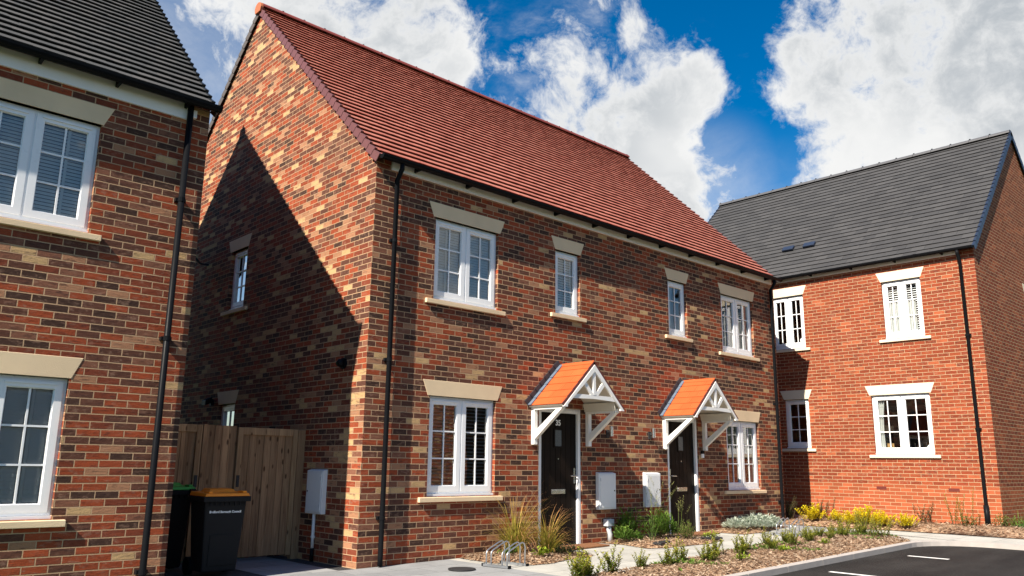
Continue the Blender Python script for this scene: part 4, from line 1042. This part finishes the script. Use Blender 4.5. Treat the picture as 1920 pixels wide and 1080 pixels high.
def sprig_shrub(root, mat, rs, n, h, spread, ll, lw, dens=0.014, base=0.02, tipbias=0.0):
    """upright sprigs clothed in small leaves on short woody stems"""
    o = ORG[root]; lv, st = MB(), MB()
    for i in range(n):
        az = rs.uniform(0, 6.283); ln = rs.uniform(0.05, 1.0) * spread; H = h * rs.uniform(0.55, 1.05) * (1.05 - 0.25 * ln)
        p = o + Vector((rs.gauss(0, base), rs.gauss(0, base), 0)); d = Vector((math.cos(az) * ln, math.sin(az) * ln, 1)).normalized()
        q = p + d * H; bendv = Vector((math.cos(az), math.sin(az), 0.4)) * H * 0.12
        pts = [p + d * H * f + bendv * f * f for f in (0, 0.35, 0.7, 1)]
        st.tube(pts, [0.0045, 0.0035, 0.0025, 0.0012], None, 5, False)
        m = int(H / dens)
        for k in range(m):
            f = 0.12 + 0.88 * k / m
            c = p + d * H * f + bendv * f * f; a2 = k * 2.4 + rs.uniform(-0.4, 0.4)
            out = Vector((math.cos(a2), math.sin(a2), rs.uniform(0.35, 1.0)))
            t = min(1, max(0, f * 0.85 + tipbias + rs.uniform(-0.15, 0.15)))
            leaf(lv, c, out, Vector((0, 0, 1)), ll * rs.uniform(0.7, 1.15) * (1.1 - 0.4 * f), lw, t * 0.8, t, rs.random() * 50)
    lv.build('foliage', mat, root, recalc=False); st.build('stem', 'stem', root)
    return root
def bushy(root, mat, rs, n, rx, ry, h, ll, lw, name='foliage', stems=8):
    """leafy mound: many leaves through an uneven dome, on a few stems"""
    o = ORG[root]; lv, st = MB(), MB()
    lob = [(rs.uniform(-0.6, 0.6) * rx, rs.uniform(-0.6, 0.6) * ry, rs.uniform(0.45, 1.0)) for _ in range(7)]
    for i in range(n):
        cx, cy, k = rs.choice(lob); a = rs.uniform(0, 6.283); r = rs.random() ** 0.5
        x, y = cx + math.cos(a) * r * rx * 0.45, cy + math.sin(a) * r * ry * 0.45
        z = h * k * (1 - 0.6 * r * r) * rs.uniform(0.25, 1.0)
        out = Vector((x / rx + rs.gauss(0, 0.6), y / ry + rs.gauss(0, 0.6), rs.uniform(0.1, 1.2)))
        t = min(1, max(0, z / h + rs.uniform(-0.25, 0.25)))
        leaf(lv, o + Vector((x, y, z)), out, Vector((0, 0, 1)), ll * rs.uniform(0.6, 1.2), lw * rs.uniform(0.7, 1.2), t * 0.8, t, rs.random() * 50)
    for cx, cy, k in lob[:stems]:
        st.tube([o, o + Vector((cx * 0.5, cy * 0.5, h * k * 0.5)), o + Vector((cx, cy, h * k * 0.85))], [0.006, 0.004, 0.002], None, 5, False)
    lv.build(name, mat, root, recalc=False); st.build('stem', 'stem', root)
    return root

# bronze ornamental grasses by door 35
def tussock(x, y, label, n, h, seed, key='door35'):
    t = plant('ornamental_grass', label, 'grass plant', x, y, bedz(key, x, y) - 0.01, 'bronze grasses by door 35'); rs = random.Random(seed)
    mb = MB()
    for i in range(n):
        az = rs.uniform(0, 6.283); r = abs(rs.gauss(0, 0.045)); p = ORG[t] + Vector((math.cos(az) * r, math.sin(az) * r, 0))
        ln = rs.uniform(0.03, 0.95); l = h * rs.uniform(0.6, 1.35) * (1.1 - 0.35 * ln); g = rs.random()
        blade(mb, p, az + rs.gauss(0, 0.5), ln, l, rs.uniform(0.005, 0.010), rs.random() * 50, 8, rs.uniform(0.8, 2.5), 0.0, 0.42 if g < 0.22 else rs.uniform(0.7, 1.0))
    mb.build('grass_blades', 'copper', t, recalc=False); return t
tussock(2.30, -0.42, 'larger bronze grass tussock against brick wall left of door 35', 360, 0.80, 4)
tussock(2.62, -0.72, 'smaller bronze grass tussock in front of the left edge of door 35', 230, 0.72, 5)
t = plant('low_herb', 'dull green low herb at the path edge below door 35', 'plant', 2.80, -0.86, bedz('door35', 2.80, -0.86)); bushy(t, 'olive', random.Random(8), 520, 0.30, 0.18, 0.17, 0.05, 0.02)
t = plant('seedling', 'small lime green broad-leaved seedling in bark near the bike rack', 'plant', 2.25, -0.95, bedz('door35', 2.25, -0.95)); bushy(t, 'lime', random.Random(9), 34, 0.10, 0.10, 0.13, 0.075, 0.055)
t = plant('low_herb', 'patch of short green weeds at foot of the larger bronze grass', 'plant', 2.02, -0.55, bedz('door35', 2.02, -0.55)); bushy(t, 'green', random.Random(10), 160, 0.16, 0.14, 0.11, 0.05, 0.02)
# mixed bed between the doors
t = plant('flowering_weed', 'tall dark green leafy weed between the two front meter boxes', 'plant', 5.05, -0.22, bedz('middle', 5.05, -0.22)); bushy(t, 'green', random.Random(12), 700, 0.30, 0.16, 0.62, 0.085, 0.022)
t = plant('leafy_shrub', 'low bright green shrub left of the tall weeds', 'plant', 4.78, -0.42, bedz('middle', 4.78, -0.42)); bushy(t, 'green', random.Random(13), 620, 0.26, 0.20, 0.27, 0.055, 0.022)
t = plant('leafy_shrub', 'broad mid green shrub with long leaves under right front meter box', 'plant', 5.48, -0.52, bedz('middle', 5.48, -0.52)); bushy(t, 'green', random.Random(14), 760, 0.34, 0.26, 0.52, 0.11, 0.02)
t = plant('leafy_shrub', 'dense rounded green shrub at the corner of the middle bed', 'plant', 5.66, -0.90, bedz('middle', 5.66, -0.90)); sprig_shrub(t, 'green', random.Random(15), 34, 0.30, 0.8, 0.035, 0.014, 0.012, 0.06)
t = plant('leafy_shrub', 'small green shrub left of the doormat at door 37', 'plant', 6.18, -0.62, bedz('middle', 6.18, -0.62)); sprig_shrub(t, 'green', random.Random(16), 14, 0.22, 0.8, 0.035, 0.014, 0.013, 0.04)
t = plant('creeping_plant', 'low yellowish creeping plant by the path at door 37', 'plant', 6.25, -0.98, bedz('middle', 6.25, -0.98)); bushy(t, 'lime', random.Random(17), 150, 0.22, 0.10, 0.10, 0.045, 0.02)
def seed_grass(x, y, label, n, h, seed):
    t = plant('seeding_grass', label, 'grass plant', x, y, bedz('middle', x, y), 'wild grasses gone to seed'); rs = random.Random(seed); mb = MB(); m2 = MB()
    for i in range(n):
        az = rs.uniform(0, 6.283); ln = rs.uniform(0.05, 0.35); l = h * rs.uniform(0.75, 1.1); dr = rs.uniform(0.2, 0.7)
        p = ORG[t] + Vector((rs.gauss(0, 0.03), rs.gauss(0, 0.03), 0)); blade(mb, p, az, ln, l, 0.004, rs.random() * 50, 7, dr, 0, 0.8)
        blade(mb, p, az + 1, ln * 2, l * 0.5, 0.008, rs.random() * 50, 5, 1.2, 0, 0.5)
        el = math.pi / 2 - ln; q = p.copy(); d = Vector((math.cos(az), math.sin(az), 0))
        for k in range(7): q = q + (d * math.cos(el) + Vector((0, 0, math.sin(el)))) * (l / 7); el -= dr / 7 * (0.4 + 1.2 * k / 7)
        for k in range(16):
            c = q - (d * math.cos(el) + Vector((0, 0, math.sin(el)))) * 0.012 * k
            leaf(m2, c, Vector((rs.gauss(0, 1), rs.gauss(0, 1), 0.8)), Vector((0, 0, 1)), 0.035, 0.009, 0.7, 1.0, rs.random() * 50)
    mb.build('grass_blades', 'seedgrass', t, recalc=False); m2.build('seed_head', 'seedgrass', t, recalc=False)
seed_grass(5.15, -0.62, 'wild grass gone to seed in front of left part of middle bed', 7, 0.80, 31)
seed_grass(5.62, -0.36, 'wild grass with yellow seed heads beside the right front meter box', 10, 0.95, 32)
seed_grass(6.22, -0.42, 'thin wild grass in seed standing before left edge of door 37', 6, 0.66, 33)
# silver lamb's ear
proto = None
for k, (x, y, s) in enumerate(((7.92, -0.42, 1.0), (8.25, -0.36, 1.05), (8.55, -0.42, 1.1), (8.88, -0.34, 1.1), (9.2, -0.36, 1.0), (8.4, -0.58, 0.85), (8.75, -0.55, 0.85), (9.45, -0.28, 0.8))):
    lab = 'woolly silver-leaved plant in the low silvery drift right of door 37'
    if proto is None:
        proto = plant('silver_leaved_plant', lab, 'plant', x, y, bedz('silver', x, y), 'silver-leaved drift below the right windows'); rs = random.Random(40); mb = MB(); o = ORG[proto]
        for i in range(300):
            a = rs.uniform(0, 6.283); r = rs.random() ** 0.6 * 0.22; p = o + Vector((math.cos(a) * r, math.sin(a) * r, 0.02 + 0.15 * (1 - (r / 0.23) ** 2) * rs.uniform(0.2, 1)))
            leaf(mb, p, Vector((math.cos(a) + rs.gauss(0, 0.6), math.sin(a) + rs.gauss(0, 0.6), rs.uniform(0.3, 1.6))), Vector((0, 0, 1)), 0.095 * rs.uniform(0.7, 1.2), 0.036, rs.uniform(0.2, 0.6), rs.uniform(0.6, 1.0), rs.random() * 50)
        mb.build('foliage', 'silver', proto, recalc=False)
    else: clone(proto, x, y, bedz('silver', x, y), k * 1.3, s, lab)
# row of young box-like shrubs in the front bed
protos = []
for i, (n, h, sp) in enumerate(((17, 0.33, 0.7), (14, 0.35, 0.85), (26, 0.27, 0.9))):
    protos.append((n, h, sp))
row = [(1.18, -2.62), (1.42, -2.50), (1.75, -2.62), (2.42, -2.52), (2.78, -2.66), (3.28, -2.50), (3.62, -2.66), (4.15, -2.44), (4.52, -2.62), (4.98, -2.40), (5.35, -2.60), (5.72, -2.30), (6.1, -2.52), (6.45, -2.22), (6.85, -2.42),
       (7.2, -2.16), (7.55, -2.4), (7.85, -2.06), (8.15, -2.32), (8.42, -2.0), (8.62, -2.42)]
first = {}
poses = ['at the near end of the row', 'just after the first of the row', 'nearest the near end in front of the grey paving', 'below the bronze grasses', 'in the row below the lime seedling', 'in the row below the left edge of door 35',
         'in the row below door 35', 'in the row straight below the doormat of door 35', 'in the row below the hopper pipe', 'in the row below left front meter box', 'in the row before the wild grasses',
         'in the row before the dense rounded shrub', 'in the row below right front meter box', 'in the row left of door 37', 'in the row below door 37', 'in the row below doormat of door 37', 'in the row before left end of silver drift',
         'in the row before the middle of the silver drift', 'in the row before right end of silver drift', 'in the row in front of the far bike rack', 'at the far end of the row beside the kerb bend']
looks = ['open upright', 'spreading', 'dense bushy']
for k, (x, y) in enumerate(row):
    i = (0, 2, 1, 0, 1, 0, 2, 1, 0, 1, 2, 1, 0, 2, 0, 2, 0, 2, 2, 0, 2)[k]; lab = looks[i] + ' young green shrub ' + poses[k]
    z = bedz('front', x, y) - 0.01
    if i not in first:
        t = plant('young_shrub', lab, 'shrub', x, y, z, 'young shrubs planted in a row in the bark bed'); n, h, sp = protos[i]; sprig_shrub(t, 'hebe', random.Random(50 + i), n, h, sp, 0.052, 0.024, 0.010, 0.05); first[i] = t
    else: clone(first[i], x, y, z, k * 2.1, rng.uniform(0.72, 0.95) * (0.70 if x > 7 else 0.9 if x > 5 else 1.0), lab)
for k, (x, y, s) in enumerate(((5.2, -2.86, 0.35), (6.7, -2.75, 0.35), (3.9, -3.0, 0.3))):
    t = plant('low_weed', ['small green weed in bark below the wild grasses', 'small green weed in bark near the kerb, far part', 'small green weed in bark near the kerb, near part'][k], 'plant', x, y, bedz('front', x, y)); bushy(t, 'lime', random.Random(70 + k), 70, 0.14, 0.10, 0.09, 0.05, 0.022)
mb = MB(); rs = random.Random(123)
for i in range(3200):
    x = rs.uniform(1.3, 9.0); y = rs.uniform(-3.1, -1.75)
    if not BEDS['front'][0].inside(x, y) or math.sin(x * 2.3 + 1) + math.sin(x * 5.7 + y * 4) < 0.55 - 1.2 * (y + 2.4): continue
    z = bedz('front', x, y)
    for k in range(3):
        a = rs.uniform(0, 6.283); leaf(mb, Vector((x, y, z + 0.005)), Vector((math.cos(a), math.sin(a), rs.uniform(0.3, 1.6))), Vector((0, 0, 1)), rs.uniform(0.03, 0.07), 0.018, rs.uniform(0.1, 0.5), rs.uniform(0.5, 1.0), rs.random() * 50)
o = mb.build('ground_weeds', 'green', None, recalc=False); o['kind'] = 'stuff'
# golden shrubs before the far house
gold = None
for k, (x, y, s, lab) in enumerate(((10.55, -0.62, 0.8, 'golden yellow shrub at left end of the golden group, by the shadow edge'), (10.75, -1.02, 0.85, 'golden yellow shrub, low and second from the shadow edge'), (10.5, -1.42, 1.0, 'golden yellow shrub in the middle of the group'),
                                    (10.7, -1.62, 1.35, 'tallest golden yellow shrub with upright shoots'), (10.55, -1.98, 1.15, 'golden yellow shrub right of the tallest one'), (10.6, -2.42, 1.0, 'golden yellow shrub at right end of the golden group'))):
    z = bedz('side', x, y)
    if gold is None:
        gold = plant('golden_shrub', lab, 'shrub', x, y, z, 'golden shrubs before the orange red house'); sprig_shrub(gold, 'yellow', random.Random(80), 34, 0.34, 0.75, 0.065, 0.034, 0.012, 0.08, 0.2)
    else: clone(gold, x, y, z, k * 1.9, s * 0.78, lab)
for k, (x, y, mt, n, h, lab) in enumerate(((8.55, -2.75, 'hebe', 22, 0.32, 'bushy green shrub at the tip of bark bed by the kerb bend'), (8.95, -2.35, 'hebe', 24, 0.40, 'bushy yellow green shrub at tip of bark bed before the golden group'),
        (9.0, -1.95, 'hebe', 20, 0.30, 'bushy green shrub at the path side of the bark bed tip'), (10.7, 0.05, 'olive', 30, 0.5, 'dark shrub in the shade at corner of red-roofed house'), (11.3, -0.45, 'olive', 26, 0.45, 'dark shrub under the small window of orange red house'),
        (11.75, -2.35, 'olive', 16, 0.42, 'sparse dark shrub at foot of the orange red wall, below the picture window'), (11.7, -3.02, 'hebe', 8, 0.62, 'thin upright shrub left of the downpipe of orange red house'), (11.6, -3.2, 'green', 22, 0.26, 'low green plant at the foot of the downpipe'),
        (11.9, -3.75, 'green', 26, 0.24, 'low green plant at the corner of orange red house'), (11.7, -1.9, 'green', 12, 0.16, 'small ground plant under the left air brick'))):
    t = plant('garden_shrub', lab, 'shrub', x, y, bedz('side' if x > 10 else 'front', x, y) - 0.01); sprig_shrub(t, mt, random.Random(90 + k), n, h, 0.75 if k != 6 else 0.2, 0.045, 0.018, 0.013, 0.08)
# rough grass beside the far house
mb = MB(); rs = random.Random(99)
for i in range(5200):
    x, y = rs.uniform(12.35, 18.5), rs.uniform(-7.5, -3.62)
    blade(mb, Vector((x, y, gz(x) + 0.055)), rs.uniform(0, 6.283), rs.uniform(0.05, 0.6), rs.uniform(0.08, 0.26) * (1.5 if rs.random() < 0.15 else 1), 0.012, rs.random() * 50, 3, 0.9, 0.0, 0.9)
o = mb.build('rough_grass', 'green', None, recalc=False); o['kind'] = 'stuff'

# ------------------------------------------------------------------ small things on the ground
def bike_rack(x, y, rot, label):
    z = gz(x) + 0.005; t = thing('bike_rack', label, 'bike rack', (x, y, z), 'galvanised bike racks'); o = ORG[t]
    c, s = math.cos(rot), math.sin(rot); P = lambda a, b, h: o + Vector((a * c - b * s, a * s + b * c, h))
    for b0 in (0.0, 0.36):
        mb = MB(); w = 0.02
        mb.hexa([P(b0 - w, -0.02, 0), P(b0 + w, -0.02, 0), P(b0 - w, 0.40, 0), P(b0 + w, 0.40, 0), P(b0 - w, -0.02, 0.03), P(b0 + w, -0.02, 0.03), P(b0 - w, 0.40, 0.03), P(b0 + w, 0.40, 0.03)]); q = mb.build('base_bar', 'galv', t)
        for e in (-0.03, 0.40):
            m2 = MB(); m2.hexa([P(b0 - w - 0.003, e, 0), P(b0 + w + 0.003, e, 0), P(b0 - w - 0.003, e + 0.02, 0), P(b0 + w + 0.003, e + 0.02, 0), P(b0 - w - 0.003, e, 0.034), P(b0 + w + 0.003, e, 0.034), P(b0 - w - 0.003, e + 0.02, 0.034), P(b0 + w + 0.003, e + 0.02, 0.034)]); m2.build('end_cap', 'black', q)
    for a in (0.02, 0.10, 0.28, 0.36):
        mb = MB(); pts = [P(0.0, a, 0.03), P(0.0, a, 0.16), P(0.015, a, 0.185), P(0.05, a, 0.205), P(0.24, a, 0.275), P(0.30, a, 0.29), P(0.34, a, 0.275), P(0.36, a, 0.235), P(0.36, a, 0.03)]
        mb.tube(pts, 0.009, None, 8); mb.build('wheel_hoop', 'galv', t, smooth=True)
bike_rack(1.40, -1.25, R(8), 'galvanised bike rack on grey paving by the bronze grasses')
bike_rack(7.92, -1.62, R(5), 'galvanised bike rack near the right end of the red-roofed house')
mb = MB(); z = gz(0.92) + 0.006; N = 24
mb.prism([(0.92 + 0.17 * math.cos(2 * math.pi * k / N), -0.93 + 0.17 * math.sin(2 * math.pi * k / N), z) for k in range(N)], (0, 0, 0.012)); o = mb.build('manhole_cover', 'iron', None); tag(o, 'round dark iron manhole cover in grey paving', 'manhole cover')
def doormat(pts, label):
    mb = MB(); mb.prism([Vector((x, y, gz(x) + 0.006)) for x, y in pts], (0, 0, 0.022)); o = mb.build('doormat', 'mat', None, bevel=0.004); tag(o, label, 'doormat', 'brown coir doormats')
doormat([(3.45, -0.42), (4.32, -0.42), (4.32, -0.03), (3.45, -0.03)], 'brown coir doormat at door 35')
doormat([(6.62, -0.42), (7.40, -0.42), (7.40, -0.03), (6.62, -0.03)], 'brown coir doormat at door 37')
for x, y, r, lab in ((4.95, -0.95, 0.3, 'dark slate edging slab lying in bark left of the rounded shrub'), (6.1, -1.02, -0.35, 'dark slate slab by the path corner near door 37')):
    mb = MB(); c, s = math.cos(r), math.sin(r); z = gz(x) + 0.04
    mb.prism([(x + a * c - b * s, y + a * s + b * c, z) for a, b in ((-0.26, -0.07), (0.24, -0.08), (0.27, 0.06), (-0.22, 0.08))], (0, 0, 0.03)); o = mb.build('slate_slab', 'iron', None, bevel=0.006); tag(o, lab, 'slab')

# ------------------------------------------------------------------ sun, sky with clouds, camera
trav = Vector((1.0, 0.21, -0.93)).normalized(); to_sun = -trav
sun = bpy.data.lights.new('sun', 'SUN'); sun.energy = 5.0; sun.angle = R(0.5); sun.color = (1.0, 0.91, 0.78)
so = bpy.data.objects.new('sun', sun); COL.objects.link(so); so.rotation_euler = trav.to_track_quat('-Z', 'Y').to_euler(); so.location = (-20, -5, 25)
elev = math.asin(to_sun.z); azim = math.atan2(to_sun.x, to_sun.y)
W = bpy.data.worlds.new('World'); scn.world = W; W.use_nodes = True; W.node_tree.nodes.clear(); g = G(W.node_tree)
sky = g.new('ShaderNodeTexSky', sky_type='NISHITA'); sky.sun_disc = False; sky.sun_elevation = elev; sky.sun_rotation = azim
sky.air_density = 1.0; sky.dust_density = 0.3; sky.ozone_density = 2.5
d = g.v('NORMALIZE', g.new('ShaderNodeTexCoord').outputs['Generated'])
hs = g.new('ShaderNodeHueSaturation'); hs.inputs['Saturation'].default_value = 1.6; hs.inputs['Value'].default_value = 1.25; g.put(hs.inputs['Color'], sky.outputs[0])
BL = [((0.62, -0.66, 0.42), 15, 1.0), ((0.858, 0.2884, 0.4251), 7.4, 1.0), ((0.9007, 0.2405, 0.3619), 9, 1.0), ((0.8683, 0.3375, 0.3636), 4.6, 0.9), ((0.8703, 0.3716, 0.3231), 3.4, 0.8), ((0.8506, 0.2501, 0.4625), 6.4, 1.0), ((0.8776, 0.2014, 0.435), 8, 1.0),  # first blob: unseen cloud added behind the camera to brighten the pane reflections
      ((0.6956, 0.5493, 0.4631), 3.6, 0.6), ((0.6787, 0.6019, 0.4208), 5, 0.75), ((0.745, 0.5341, 0.3996), 3.6, 0.9), ((0.7555, 0.5029, 0.4199), 2.6, 0.9), ((0.7435, 0.5743, 0.3426), 4.8, 1.0), ((0.7892, 0.5306, 0.3094), 4, 0.8), ((0.643, 0.6121, 0.4603), 3.8, 0.6), ((0.66, 0.5595, 0.5013), 3.0, 0.5),
      ((0.4325, 0.7599, 0.4853), 6, 1.0), ((0.4905, 0.7157, 0.4973), 5, 1.0), ((0.3605, 0.8001, 0.4795), 4.5, 0.8), ((0.5362, 0.6833, 0.4955), 3.0, 0.45), ((0.289, 0.8423, 0.455), 2.2, 0.45), ((0.328, 0.8324, 0.4467), 3, 0.5)]
tot = None
for c, sig, wgt in BL:
    dt = g.v('DOT_PRODUCT', d, c)
    q = g.step(dt, math.cos(R(sig * 1.5)), 1.0, 0.0, wgt)
    tot = q if tot is None else g.m('MAXIMUM', tot, q)
warp = g.v('ADD', d, g.v('MULTIPLY', g.xyz(g.noise(d, 5, 4), g.noise(g.v('ADD', d, (3, 1, 2)), 5, 4), g.noise(g.v('ADD', d, (7, 5, 1)), 5, 4)), (0.10, 0.10, 0.10)))
vo = g.new('ShaderNodeTexVoronoi'); vo.inputs['Scale'].default_value = 8.5; vo.inputs['Detail'].default_value = 4.0; vo.inputs['Roughness'].default_value = 0.62; vo.inputs['Lacunarity'].default_value = 2.3
vo.normalize = True; g.put(vo.inputs['Vector'], warp)
lobes = g.m('SUBTRACT', 1.0, vo.outputs['Distance'])
n1 = g.noise(warp, 11.0, 10, 0.66); n2 = g.noise(warp, 2.2, 6, 0.6)
elsewhere = g.step(n2, 0.50, 0.70, 0.0, 0.55)                     # scattered cloud over the rest of the dome
front = g.step(g.v('DOT_PRODUCT', d, (0.6657, 0.7153, 0.2128)), 0.70, 0.85)
elsewhere = g.m('MULTIPLY', elsewhere, g.m('SUBTRACT', 1.0, front))
tot = g.m('MAXIMUM', tot, elsewhere)
n0 = g.noise(warp, 8.0, 2, 0.5)
dens = g.m('ADD', g.m('MULTIPLY', tot, 0.95), g.m('ADD', g.m('MULTIPLY', g.m('SUBTRACT', n1, 0.5), 2.6), g.m('MULTIPLY', g.m('SUBTRACT', n0, 0.5), 1.3)))
dens = g.m('ADD', dens, g.m('MULTIPLY', g.m('SUBTRACT', lobes, 0.62), 0.9))
mask = g.step(dens, 0.38, 0.92)
wn = g.noise(g.v('MULTIPLY', g.v('ADD', warp, (0.3, 0.1, 0.5)), (1.0, 1.0, 1.9)), 5.0, 9, 0.66)
near = g.step(tot, 0.0, 0.5)
wisps = g.m('MULTIPLY', g.step(wn, 0.47, 0.78), g.m('MULTIPLY_ADD', near, 0.55, 0.08))
low = g.step(g.sep(d)[2], 0.40, 0.22, 0.0, 0.42)                   # thin milky veil lower down
low = g.m('MULTIPLY', low, g.m('MULTIPLY_ADD', g.step(wn, 0.3, 0.7), 0.8, 0.35))
mask = g.m('MAXIMUM', mask, g.m('ADD', wisps, low), clamp=True)
for vd, vs_, vw in (((0.30, 0.86, 0.40), 16, 0.5), ((0.789, 0.53, 0.30), 9, 0.6)):
    mask = g.m('MAXIMUM', mask, g.m('MULTIPLY', g.step(g.v('DOT_PRODUCT', d, vd), math.cos(R(vs_)), 1.0, 0.0, vw), g.m('MULTIPLY_ADD', g.step(wn, 0.3, 0.7), 0.6, 0.45)))
thick = g.step(dens, 0.70, 1.35)
shade = g.noise(g.v('ADD', warp, (1.7, 0.4, 0.9)), 2.6, 4, 0.5)
grey = g.m('MULTIPLY', g.step(shade, 0.34, 0.60), g.m('MULTIPLY_ADD', thick, 0.80, 0.2))
grey = g.m('ADD', grey, g.m('MULTIPLY', g.step(lobes, 0.75, 0.45), 0.16), clamp=True)
grey = g.m('MULTIPLY', grey, g.step(dens, 0.35, 0.75))
cc = g.mix(grey, (1.0, 1.0, 0.99), (0.52, 0.56, 0.60))
b1 = g.new('ShaderNodeBackground'); g.put(b1.inputs[0], hs.outputs[0]); b1.inputs[1].default_value = 0.05
b2 = g.new('ShaderNodeBackground'); g.put(b2.inputs[0], cc); b2.inputs[1].default_value = 0.46
mx = g.new('ShaderNodeMixShader'); g.put(mx.inputs[0], mask); ow = g.new('ShaderNodeOutputWorld')
g.nt.links.new(b1.outputs[0], mx.inputs[1]); g.nt.links.new(b2.outputs[0], mx.inputs[2]); g.nt.links.new(mx.outputs[0], ow.inputs[0])

cam = bpy.data.cameras.new('camera'); cam.sensor_width = 36; cam.lens = 1516.757 / 1920 * 36; cam.clip_end = 2000; cam.clip_start = 0.05
co = bpy.data.objects.new('camera', cam); COL.objects.link(co)
r_ = Vector((0.73004144, -0.68328001, 0.01295872)); u_ = Vector((-0.15464012, -0.14669356, 0.97701967)); f_ = Vector((0.66567705, 0.71526878, 0.21275488))
mw = Matrix((r_, u_, -f_)).transposed().to_4x4(); mw.translation = Vector((-5.76870, -8.95391, 1.28868)); co.matrix_world = mw
scn.camera = co
vs = scn.view_settings; vs.view_transform = 'Standard'; vs.look = 'None'; vs.exposure = 1.05; vs.gamma = 1.0
scn.cycles.max_bounces = 8; scn.cycles.transparent_max_bounces = 12; scn.cycles.caustics_reflective = False; scn.cycles.caustics_refractive = False
scn.cycles.use_denoising = True
